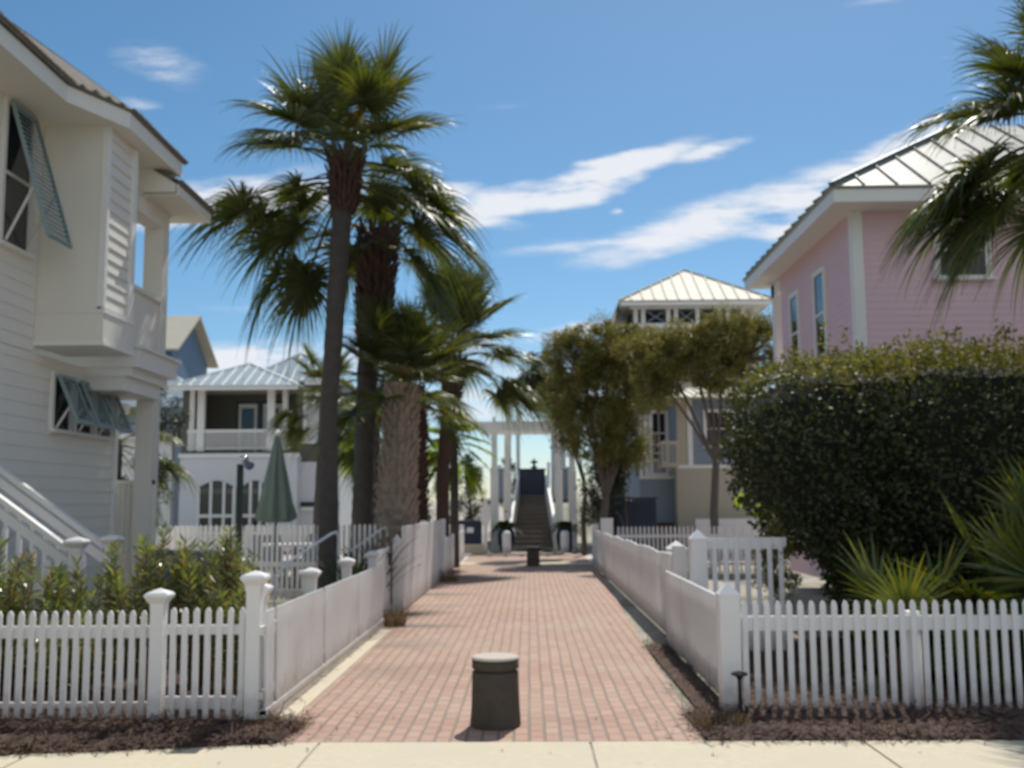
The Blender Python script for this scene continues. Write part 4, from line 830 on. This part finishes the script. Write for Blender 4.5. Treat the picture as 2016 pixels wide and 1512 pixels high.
def boots(t, x, y, z0, z1, r0, r1, mat, dz=.085, nper=9, L=.2, lean=(0, 0)):
    a = MB(); k = 0; z = z0
    while z < z1:
        f = (z-z0)/(z1-z0); r = r0+(r1-r0)*f
        for i in range(nper):
            an = 2*PI*(i+.5*(k % 2))/nper+random.uniform(-.1, .1); c, s_ = math.cos(an), math.sin(an); w = r*PI/nper*.72*random.uniform(.7, 1.1); l = L*random.uniform(.6, 1.2); out = .05+.06*random.random()
            cx, cy = x+lean[0]*(z-z0), y+lean[1]*(z-z0)
            b0 = Vector((cx+c*r*.92, cy+s_*r*.92, z)); b1 = Vector((cx+c*(r+out), cy+s_*(r+out), z+l)); sd_ = Vector((-s_, c, 0)); 
            a.sect([[tuple(b0-sd_*w), tuple(b0+sd_*w), tuple(b0+sd_*w+Vector((c*.03, s_*.03, -.01))), tuple(b0-sd_*w+Vector((c*.03, s_*.03, -.01)))],
                    [tuple(b1-sd_*w*.4), tuple(b1+sd_*w*.4), tuple(b1+sd_*w*.4+Vector((c*.02, s_*.02, -.015))), tuple(b1-sd_*w*.4+Vector((c*.02, s_*.02, -.015)))]])
        z += dz; k += 1
    return a.build('boots', mat, t)
def palm(label, base, top, rad, nf, scale, seed, tm='bark', kind='palm', boot=None, bands=(0, 1, 2, 3, 4), old=(), mid=None, group='sabal palms left of the lane'):
    t = thing('palm_tree', label, 'palm tree', base, group)
    pts = [base]+([mid] if mid else [])+[top]
    trunk(t, pts, rad, tm)
    if boot:
        z0, z1, r0, r1, bm_, dz, L_ = boot; b = Vector(base); q = Vector(top); ln = ((q.x-b.x)/(q.z-b.z), (q.y-b.y)/(q.z-b.z))
        boots(t, b.x+ln[0]*z0, b.y+ln[1]*z0, z0, z1, r0, r1, bm_, dz, 9, L_, ln)
    crown(t, top, nf, scale, kind, seed, bands, old=old); return t
palm('tallest slender palm with grey trunk and wide crown', (-3.25, 17, 0), (-3.05, 17, 7.45), (.18, .14, .18), 46, 1.28, 11, 'bark', boot=(6.5, 7.5, .17, .27, 'redbark', .07, .24), bands=(0, 0, 1, 1, 2, 2, 3, 3, 4), old=(6,), mid=(-3.28, 17, 3.2))
palm('tall palm with shaggy reddish brown upper trunk behind slender palm', (-3.0, 18.6, 0), (-2.72, 18.6, 6.5), (.20, .19, .24), 13, .80, 23, 'bark', boot=(4.5, 6.55, .24, .34, 'redbark', .08, .26), bands=(0, 1, 2, 2), old=(3,), mid=(-2.9, 18.6, 4.0))
palm('stout short palm with criss crossed leaf bases on thick trunk', (-2.35, 18.2, 0), (-2.22, 18.2, 3.75), (.33, .32, .25), 34, .92, 35, 'boot', boot=(.05, 3.6, .32, .24, 'boot', .10, .22), bands=(0, 0, 0, 1, 1, 2), mid=(-2.3, 18.2, 1.9))
palm('palm with orange brown smooth trunk and full dark crown', (-2.15, 26, 0), (-1.85, 26, 5.65), (.17, .16, .2), 46, 1.25, 47, 'redbark', boot=(4.2, 5.2, .18, .28, 'redbark', .08, .2), bands=(0, 0, 1, 2, 3), mid=(-2.15, 26, 2.5))
palm('dark trunked palm close behind stout palm', (-2.4, 22.5, 0), (-2.45, 22.5, 4.2), (.22, .2, .2), 20, .8, 51, 'redbark', boot=(.1, 3.8, .2, .2, 'redbark', .1, .14), bands=(0, 1, 2, 3))
palm('small palm with lime green fronds and thin grey trunk', (-1.95, 27.5, 0), (-1.98, 27.5, 3.35), (.12, .10, .12), 20, 1.05, 63, 'bark', 'bright', bands=(1, 2, 3, 4, 5))
palm('leaning palm with lime green fronds left of stout trunk', (-4.35, 27, 0), (-4.02, 27, 3.8), (.14, .11, .13), 18, 1.05, 71, 'bark', 'bright', bands=(1, 2, 3, 4, 5))
palm('thin upright palm between leaning palm and stout palm', (-3.65, 25, 0), (-3.7, 25, 3.9), (.12, .11, .13), 16, .8, 77, 'bark', bands=(1, 2, 3, 4))
palm('background palm beside left edge of grey porch house window', (-6.3, 31, 0), (-6.1, 31, 5.1), (.16, .14, .18), 22, .95, 83, 'bark', bands=(0, 1, 2, 3, 4))
palm('dark palm seen through porch of cream house', (-9.6, 24, 0), (-9.6, 24, 3.2), (.18, .17, .2), 26, .85, 91, 'bark', bands=(1, 2, 3, 4, 5))
palm('large palm hanging over pink house at right edge', (5.95, 10.5, 0), (5.85, 10.5, 5.6), (.18, .16, .2), 72, .93, 103, 'bark', boot=(4.2, 5.1, .18, .25, 'boot', .09, .2), bands=(0, 0, 1, 2, 3, 3), group='sabal palms right of the lane')
# fan palms by the right fence
def fan_palm(label, x, y, z, n, s, seed, bands=(0, 1, 2, 3)):
    t = thing('fan_palm', label, 'fan palm', (x, y, 0), 'low fan palms behind right picket fence')
    a = MB(); a.lathe([(.12, 0), (.14, z*.5+.05), (.1, z+.08)], (x, y), 10); a.build('trunk', 'redbark', t)
    crown(t, (x, y, z+.1), n, s, 'fan', seed, bands)
fan_palm('leftmost low fan palm spreading just behind right picket fence', 3.25, 9.35, .25, 12, .95, 5)
fan_palm('largest fan palm with golden centre behind right fence', 4.35, 9.6, .4, 20, 1.25, 8)
fan_palm('fan palm rising highest against hedge at right edge', 4.95, 10.0, .9, 16, 1.1, 12)
fan_palm('small fan palm half hidden behind right fence pickets', 3.75, 9.0, .05, 8, .7, 15)
# ================================================================== TREES, HEDGE, SHRUBS
def blob_points(n, clumps, spread):
    c = np.array(clumps)[RNG.integers(0, len(clumps), n)]; v = RNG.normal(size=(n, 3)); v /= np.linalg.norm(v, axis=1)[:, None]
    return c[:, :3]+v*(RNG.uniform(.25, 1, n)**.6*spread)[:, None]*c[:, 3:4]
def oak(label, base, mains, nclump, nleaf, leaf, mat, trunk_r, spread=.33, cat='tree', lsize=.075, branches=True, name='oak_tree', aspect=.45):
    t = thing(name, label, cat, base); b = Vector(base); cl = []; br = MB(); zm = min(q[2]-q[5]*.6 for q in mains); fork = Vector((b.x+.06, b.y, b.z+max(.15, zm-b.z)*.62))
    br.tube([(b.x, b.y, b.z+.01), (b.x-.04, b.y, (b.z+fork.z)/2), fork], [trunk_r*1.15, trunk_r, trunk_r*.85], 10)
    for (cx, cy, cz, rx, ry, rz, wgt) in mains:
        for i in range(int(nclump*wgt)):
            v = RNG.normal(size=3); v /= np.linalg.norm(v); r = RNG.uniform(.3, 1.22)**.5
            p = (cx+v[0]*rx*r, cy+v[1]*ry*r, cz+v[2]*rz*r); cl.append((*p, RNG.uniform(.35, 1.25)))
            if branches and i % 3 == 0: br.tube([(cx+(b.x-cx)*.3, cy+(b.y-cy)*.3, cz-rz*.5), ((cx+p[0])/2, (cy+p[1])/2, (cz-rz*.2+p[2])/2), p], [.03, .02, .008], 5)
        br.tube([fork-Vector((0, 0, .1)), (fork.x*.6+cx*.4+.05, b.y, (fork.z*.55+cz*.45)), (cx+(b.x-cx)*.25, cy, cz-rz*.3), (cx, cy, cz)], [trunk_r*.45, trunk_r*.38, trunk_r*.26, trunk_r*.1], 8)
    br.build('trunk', 'oakbark', t)
    P = blob_points(nleaf, cl, spread); leaves('crown', P, mat, t, lsize, aspect, up=.25); return t
oak('olive gold leafed oak beside the boardwalk pergola', (2.2, 31, 0), [(1.4, 31, 6.0, .9, .9, .85, .2), (2.4, 31, 6.25, .95, .9, .8, .2), (3.3, 30.8, 6.0, .9, .8, .9, .16), (3.5, 30.6, 5.0, .7, .7, .7, .08), (1.3, 31, 4.9, .8, .8, .9, .15), (2.5, 31, 4.9, 1.1, .8, 1.0, .2), (1.9, 30.6, 3.7, .9, .7, .9, .13), (2.9, 31, 3.6, .8, .6, 1.0, .12)], 310, 90000, .1, 'oak', .13, .33)
oak('umbrella shaped oak with thin dark trunk before buff house', (4.95, 28, 0), [(3.4, 28, 5.6, .9, .9, .6, .2), (4.3, 28, 5.75, .9, .9, .6, .2), (5.3, 28, 6.0, .95, .9, .65, .22), (6.2, 28, 5.8, .9, .8, .8, .2), (4.8, 28, 5.1, 1.5, .7, .5, .2), (3.35, 28, 4.9, .7, .7, .7, .12)], 300, 76000, .1, 'oak', .11, .34)
oak('dark evergreen oak left of the gold leafed oak', (1.75, 33.5, 0), [(.45, 33.5, 5.6, .6, .7, .95, .5), (.85, 33.5, 4.9, .6, .6, .8, .3), (1.3, 33.5, 4.0, .4, .5, .8, .2)], 110, 22000, .1, 'darkleaf', .08, .32)
oak('dense dark undergrowth tree below the gold leafed oak', (2.9, 31.6, 0), [(2.6, 31.6, 3.3, .75, .5, 1.3, .6), (2.2, 31.7, 2.0, .5, .5, 1.4, .4)], 110, 24000, .1, 'darkleaf', .06, .34)
oak('small conical dark cedar left of the pergola', (-2.35, 41, 0), [(-2.3, 41, 1.6, .75, .6, .7, .5), (-2.35, 41, 2.6, .5, .4, .7, .35), (-2.4, 41, 3.3, .2, .2, .45, .15)], 60, 6000, .1, 'darkleaf', .07, .25, name='cedar_tree')
oak('small leafy tree behind left pergola posts', (-.9, 41.5, 0), [(-.9, 41.5, 2.3, .4, .4, 1.0, 1)], 30, 3000, .1, 'hedge', .05, .25)
oak('dark shrub tree seen between cream house porch and grey house', (-10.9, 30, 0), [(-10.7, 30, 4.3, .6, .8, .8, .5), (-10.9, 30, 2.2, .6, .8, 1.0, .5)], 60, 9000, .1, 'darkleaf', .1, .34)
oak('low green bushes behind palms before the dunes', (-3.3, 44, 0), [(-3.5, 44, 1.2, 1.6, .6, .7, .6), (-5.6, 44, 1.3, 1.4, .6, .8, .4)], 60, 6000, .1, 'darkleaf', .05, .3, name='bush', cat='bush', branches=False)
# tall hedge
hd = thing('tall_hedge', 'tall dense dark clipped hedge in front of pink house', 'hedge', (4.8, 11.5, 0))
def ell_points(n, lobes, shell=.22):
    out = []
    tot = sum(l[3]*l[5] for l in lobes)
    for (cx, cy, cz, rx, ry, rz, pw) in lobes:
        k = int(n*rx*rz/tot); v = RNG.normal(size=(k, 3)); v /= np.linalg.norm(v, axis=1)[:, None]
        q = (np.abs(v)**pw).sum(1)**(1/pw); v = v/q[:, None]
        lump = 1+.055*np.sin(v[:, 0]*7+cx)*np.cos(v[:, 2]*6+cz)+.05*np.sin(v[:, 0]*17+v[:, 2]*13+cx)+.045*np.sin(v[:, 0]*41+v[:, 1]*31)*np.cos(v[:, 2]*37)
        r = (1-RNG.uniform(0, 1, k)**1.6*shell)*lump+RNG.normal(size=k)*.025
        P = np.stack([cx+v[:, 0]*rx*r, cy+v[:, 1]*ry*r, cz+v[:, 2]*rz*r], 1)
        out.append(P)
    P = np.concatenate(out)
    keep = np.ones(len(P), bool)
    for (cx, cy, cz, rx, ry, rz, pw) in lobes:
        d = (np.abs((P-np.array([cx, cy, cz]))/np.array([rx, ry, rz]))**pw).sum(1); keep &= d > .45
    return P[keep & (P[:, 2] > .02)]
LOB = [(3.47, 12.1, 2.12, 1.12, 1.35, 1.12, 3.8), (4.9, 12.0, 2.0, 1.4, 1.45, 1.33, 4.4), (7.0, 12.0, 1.95, 1.5, 1.45, 1.36, 4.4), (9.0, 12.1, 1.95, 1.5, 1.4, 1.36, 4.4), (3.85, 12.1, 1.0, .82, 1.0, 1.2, 3.4), (5.0, 12.1, .9, 1.3, 1.1, 1.1, 3), (7.2, 12.1, .9, 1.6, 1.1, 1.1, 3)]
HP = ell_points(210000, LOB, .28)
HP[:, 0] += np.clip(2.15-HP[:, 2], 0, 3)*.32*np.clip((4.3-HP[:, 0])/1.4, 0, 1)
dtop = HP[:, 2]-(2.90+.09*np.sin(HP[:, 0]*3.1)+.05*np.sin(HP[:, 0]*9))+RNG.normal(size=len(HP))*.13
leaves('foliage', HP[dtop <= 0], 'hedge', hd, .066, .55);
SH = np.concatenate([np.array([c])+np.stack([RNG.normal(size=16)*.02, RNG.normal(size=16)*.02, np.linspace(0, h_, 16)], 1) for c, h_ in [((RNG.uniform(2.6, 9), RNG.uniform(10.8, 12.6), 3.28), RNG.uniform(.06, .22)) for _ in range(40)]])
leaves('sunlit_top_leaves', np.concatenate([HP[dtop > 0], SH]), 'hedgetop', hd, .06, .55, up=.6)  # top leaves and shoots coloured lighter to paint in the sunlit band
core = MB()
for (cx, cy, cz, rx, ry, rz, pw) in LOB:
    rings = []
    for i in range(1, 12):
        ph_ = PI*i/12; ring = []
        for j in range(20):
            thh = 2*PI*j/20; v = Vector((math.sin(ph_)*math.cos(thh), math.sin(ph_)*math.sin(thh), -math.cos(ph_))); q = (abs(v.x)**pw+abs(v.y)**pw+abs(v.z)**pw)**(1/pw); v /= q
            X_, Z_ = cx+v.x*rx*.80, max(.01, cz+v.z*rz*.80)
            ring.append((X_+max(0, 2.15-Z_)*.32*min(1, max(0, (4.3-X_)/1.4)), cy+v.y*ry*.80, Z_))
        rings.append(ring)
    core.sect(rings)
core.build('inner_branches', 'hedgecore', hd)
a = MB()
for i in range(14): x = 3.7+i*.38+random.uniform(-.1, .1); a.tube([(x, 11.4, 0), (x+.05, 11.3, .8), (x-.05, 11.2, 1.6)], [.04, .03, .015], 6)
a.build('stem', 'oakbark', hd)
# oleander like shrubs behind the left fence
def shrub(label, x, y, h, r, ns, seed, mat='olea', lf=.135):
    rs = np.random.default_rng(seed); t = thing('oleander_shrub', label, 'shrub', (x, y, 0), 'leafy shrubs behind left picket fence'); st_ = MB(); PP = []; AA = []
    for i in range(ns):
        an = rs.uniform(0, 2*PI); q = r*rs.uniform(.15, 1); H = h*rs.uniform(.6, 1.02)*(1-.22*(q/r)**2)
        p0 = np.array([x+math.cos(an)*q*.35, y+math.sin(an)*q*.35, .0]); p1 = np.array([x+math.cos(an)*q, y+math.sin(an)*q, H]); mid = (p0+p1)/2+np.array([math.cos(an)*q*.1, 0, H*.06])
        st_.tube([tuple(p0), tuple(mid), tuple(p1)], [.008, .006, .003], 4)
        K = int(H/.036)
        for k in range(int(K*.25), K):
            f = k/K; c = (1-f)**2*p0+2*f*(1-f)*mid+f*f*p1
            for w in range(3):
                b = w*2.09+k*1.1; up = .35+.9*max(0, f-.6)/.4
                PP.append(c); AA.append([math.cos(b), math.sin(b), up+rs.uniform(-.2, .3)])
    st_.build('stems', 'twig', t)
    P = np.array(PP); A = np.array(AA); A += rs.normal(size=A.shape)*.18; A /= np.linalg.norm(A, axis=1)[:, None]
    B = np.cross(A, rs.normal(size=A.shape)); B /= np.linalg.norm(B, axis=1)[:, None]; s = (lf*rs.uniform(.6, 1.15, len(P)))[:, None]
    V = np.stack([P, P+A*s*.45+B*s*.10, P+A*s-np.array([0, 0, .01]), P+A*s*.45-B*s*.10], 1).reshape(-1, 3)
    np_mesh('leaves', V, np.arange(4*len(P)).reshape(-1, 4), mat, t)
for i, (x, y, h, r, ns, lab) in enumerate([(-5.1, 9.3, 1.10, .5, 34, 'leafy oleander at far left edge below stair rail'), (-4.55, 9.0, 1.25, .4, 30, 'bushy oleander left of the tall leggy shoot'), (-4.15, 9.5, 1.05, .4, 26, 'oleander below the left stair newel cap'),
        (-3.72, 9.35, 1.42, .12, 6, 'single tall leggy oleander shoot by stair foot'), (-3.35, 9.3, 1.38, .34, 26, 'upright oleander right of stair newel posts'), (-2.95, 9.5, 1.25, .36, 30, 'reddish brown tinged oleander near middle of bed'),
        (-2.6, 9.2, 1.30, .26, 18, 'bright green tipped oleander above narrow gate'), (-2.35, 8.75, 1.05, .24, 16, 'low oleander beside left corner post'), (-5.35, 8.9, 1.0, .35, 26, 'oleander cut by the left edge of view'), (-3.9, 8.75, .75, .45, 24, 'low oleander just behind left pickets'), (-4.9, 8.7, .8, .45, 24, 'second low oleander behind far left pickets')]):
    shrub(lab, x, y, h*1.07, r*1.1, ns, 100+i)
# strappy plants by the left lane fence
def strappy(label, x, y, n, h, mat='darkleaf', seed=0):
    rs = random.Random(seed); t = thing('strappy_plant', label, 'plant', (x, y, 0)); V = []
    for i in range(n):
        an = rs.uniform(0, 2*PI); out = h*rs.uniform(.1, .6); H = h*rs.uniform(.7, 1.05); sd_ = Vector((-math.sin(an), math.cos(an), 0)); prev = None
        for k in range(7):
            s = k/6; p = Vector((x+math.cos(an)*out*s**1.5, y+math.sin(an)*out*s**1.5, H*(s-.25*s**3))); w = .022*(1-s)**.7+.002
            if prev: V += [prev[0]-sd_*prev[1], prev[0]+sd_*prev[1], p+sd_*w, p-sd_*w]
            prev = (p, w)
    V = np.array([tuple(v) for v in V]); np_mesh('leaves', V, np.arange(len(V)).reshape(-1, 4), mat, t)
strappy('tall strappy dark plant behind low lane fence near side gate', -2.45, 14.6, 60, 1.35, 'hedge', 3)
strappy('strappy dark plant at foot of tallest palm', -2.75, 15.9, 50, 1.2, 'darkleaf', 4)
strappy('small strappy plant behind tall boarded lane fence', -2.25, 15.4, 30, 1.55, 'hedge', 5)
t = thing('lime_bush', 'sparse shrub with lime yellow leaves by white back yard fence', 'shrub', (5.3, 23, 0))
P = np.concatenate([RNG.normal(size=(26, 3))*np.array([.08, .08, .08])+np.array(c) for c in ((4.75, 23, 1.72), (5.0, 23, 1.45), (5.25, 23, 1.6), (5.15, 22.9, 1.3), (5.5, 23, 1.5))])
leaves('leaves', P, 'yellowleaf', t, .16, .6); a = MB()
for q in ((4.75, 23, 1.72), (5.0, 23, 1.45), (5.25, 23, 1.6), (5.5, 23, 1.5)): a.tube([(5.2, 23, 0), (5.1, 23, .8), q], [.02, .012, .005], 5)
a.build('stems', 'twig', t)
oak('pale flowering vine bush draped on white garden gate', (2.9, 11.9, 0), [(2.72, 11.6, 1.0, .18, .2, .45, 1)], 20, 2400, .06, 'oak', .006, .16, name='vine_bush', cat='bush', lsize=.05, branches=False)
# ================================================================== LEFT PATIO
um = thing('patio_umbrella', 'closed sage green patio umbrella behind left back fence', 'umbrella', (-4.85, 20, 0))
a = MB(); a.tube([(-4.85, 20, 0), (-4.85, 20, 3.0)], .025, 10); a.build('pole', 'greenmetal', um)
n = 40; prof = [(.03, 2.98), (.06, 2.9), (.13, 2.5), (.2, 2.1), (.27, 1.7), (.34, 1.35)]
a = MB(); rings = []
for (r, z) in prof: rings.append([(-4.85+r*(1+.22*math.cos(8*2*PI*i/n)*min(1, r*6))*math.cos(2*PI*i/n), 20+r*(1+.22*math.cos(8*2*PI*i/n)*min(1, r*6))*math.sin(2*PI*i/n), z+(.05*math.cos(8*2*PI*i/n) if z < 1.5 else 0)) for i in range(n)])
a.sect(rings); a.build('canopy', 'umbrella', um, True)
a = MB(); a.lathe([(.035, 2.97), (.06, 3.0), (.05, 3.04), (.002, 3.08)], (-4.85, 20), 12); a.build('finial', 'trim', um)
a = MB(); a.lathe([(.3, 0), (.3, .06), (.06, .1), (.04, .3), (.03, .3)], (-4.85, 20), 16); a.build('base', 'greenmetal', um)
lp = thing('shower_post', 'slim dark green post topped with small round lamp and blue globe', 'lamp', (-4.72, 17, 0))
a = MB(); a.box(-4.765, -4.675, 16.96, 17.04, 0, 2.3); a.build('post', 'greenmetal', lp)
a = MB(); a.lathe([(.002, 2.31), (.05, 2.33), (.075, 2.38), (.06, 2.43), (.002, 2.45)], (-4.66, 17), 14); a.build('lamp_head', 'chrome', lp, True)
a = MB(); a.lathe([(.002, 2.2), (.06, 2.23), (.085, 2.29), (.06, 2.35), (.002, 2.37)], (-4.58, 17.02), 14); a.build('globe', 'blueglobe' if 0 else 'blue', lp, True)
def chair(x, y, rz, lab, mat='cushion'):
    t = thing('patio_chair', lab, 'chair', (x, y, 0), 'patio chairs in left back yard'); Mt = Matrix.Translation((x, y, 0)) @ Matrix.Rotation(rz, 4, 'Z')
    a = MB(); a.M = Mt; a.box(-.3, .3, -.3, .3, .38, .5); a.build('seat', mat, t)
    a = MB(); a.M = Mt; a.sect([[(-.3, .25, .5), (.3, .25, .5), (.3, .33, .5), (-.3, .33, .5)], [(-.28, .38, 1.02), (.28, .38, 1.02), (.28, .45, 1.02), (-.28, .45, 1.02)]]); a.build('backrest', mat, t)
    for sx in (-1, 1):
        for sy in (-1, 1):
            a = MB(); a.M = Mt; a.box(sx*.27-.02, sx*.27+.02, sy*.26-.02, sy*.26+.02, 0, .38); a.build('leg', 'greenmetal', t)
        a = MB(); a.M = Mt; a.box(sx*.31-.03, sx*.31+.03, -.3, .3, .64, .68).box(sx*.31-.02, sx*.31+.02, -.28, -.24, .5, .639); a.build('armrest', 'greenmetal', t)
chair(-4.9, 15.0, 2.9, 'grey cushioned patio chair nearest cream house porch'); chair(-4.3, 14.2, 3.3, 'grey cushioned patio chair right of the nearest one')
chair(-5.35, 21.6, .4, 'dark patio chair behind the back fence left of table'); chair(-4.7, 22.6, -.2, 'dark patio chair on far side of white table')
tb = thing('patio_table', 'round white topped patio table behind back fence', 'table', (-4.75, 21.2, 0))
a = MB(); a.lathe([(.62, .82), (.64, .84), (.62, .87), (.01, .87)], (-4.75, 21.2), 28); a.build('tabletop', 'white', tb)
a = MB(); a.lathe([(.3, 0), (.3, .03), (.05, .06), (.05, .81)], (-4.75, 21.2), 12); a.build('pedestal', 'greenmetal', tb)
t = thing('storage_bench', 'slate blue box bench behind the oleanders', 'bench', (-4.75, 15.6, 0))
a = MB(); a.box(-4.98, -4.55, 15.4, 15.9, 0, .93); a.build('box', 'cushion', t); a = MB(); a.box(-5.01, -4.52, 15.36, 15.94, .931, .97); a.build('lid', 'bluegrey', t)
for i, (x, y, lab) in enumerate(((-3.25, 13.4, 'bright white tube handrail rising behind low lane fence'), (-2.95, 16.3, 'curved white tube handrail left of tallest palm foot'))):
    t = thing('tube_handrail', lab, 'handrail', (x, y, 0), 'tube handrails by the palms'); a = MB()
    a.tube([(x, y, 0), (x, y, .72), (x+.12, y+.3, .9), (x+.45, y+1.4, 1.22), (x+.5, y+1.55, 1.24), (x+.52, y+1.6, 1.15), (x+.52, y+1.6, 0)], .021, 8); a.build('rail', 'trim', t)
t = thing('lattice_box', 'small white slatted crate glinting left of arched windows', 'crate', (-6.4, 19, 0))
a = MB(); a.box(-6.55, -6.15, 18.9, 19.3, 0, 1.25); a.build('crate', 'white', t)

# dry leaves blown along the lane edges and on the pavement
n = 260
ex = np.where(RNG.random(n) < .5, -1.78+np.abs(RNG.normal(size=n))*.28, 1.2-np.abs(RNG.normal(size=n))*.25); ey = 7.4+RNG.random(n)**1.6*19
ex[:40] = RNG.uniform(-3, 4, 40); ey[:40] = RNG.uniform(6.6, 8.5, 40); ex[40:90] = RNG.uniform(-1.5, 1.2, 50)
P = np.stack([ex, ey, np.full(n, .020)], 1); A = RNG.normal(size=(n, 3)); A[:, 2] = np.abs(A[:, 2])*.25; A /= np.linalg.norm(A, axis=1)[:, None]
B = np.stack([-A[:, 1], A[:, 0], RNG.uniform(0, .3, n)], 1); q_ = RNG.uniform(.02, .055, n)[:, None]
V = np.stack([P, P+A*q_*.5+B*q_*.25, P+A*q_, P+A*q_*.5-B*q_*.25], 1).reshape(-1, 3)
M_['dryleaf'] = leafmat('dry leaf', [(.20, .12, .06), (.32, .22, .12), (.12, .08, .045)], .7, .2, (1, .9, .6))
tag(np_mesh('leaf_litter', V, np.arange(4*n).reshape(-1, 4), 'dryleaf'), 'scattered dry brown leaves on the brick lane', 'leaves', kind='stuff')
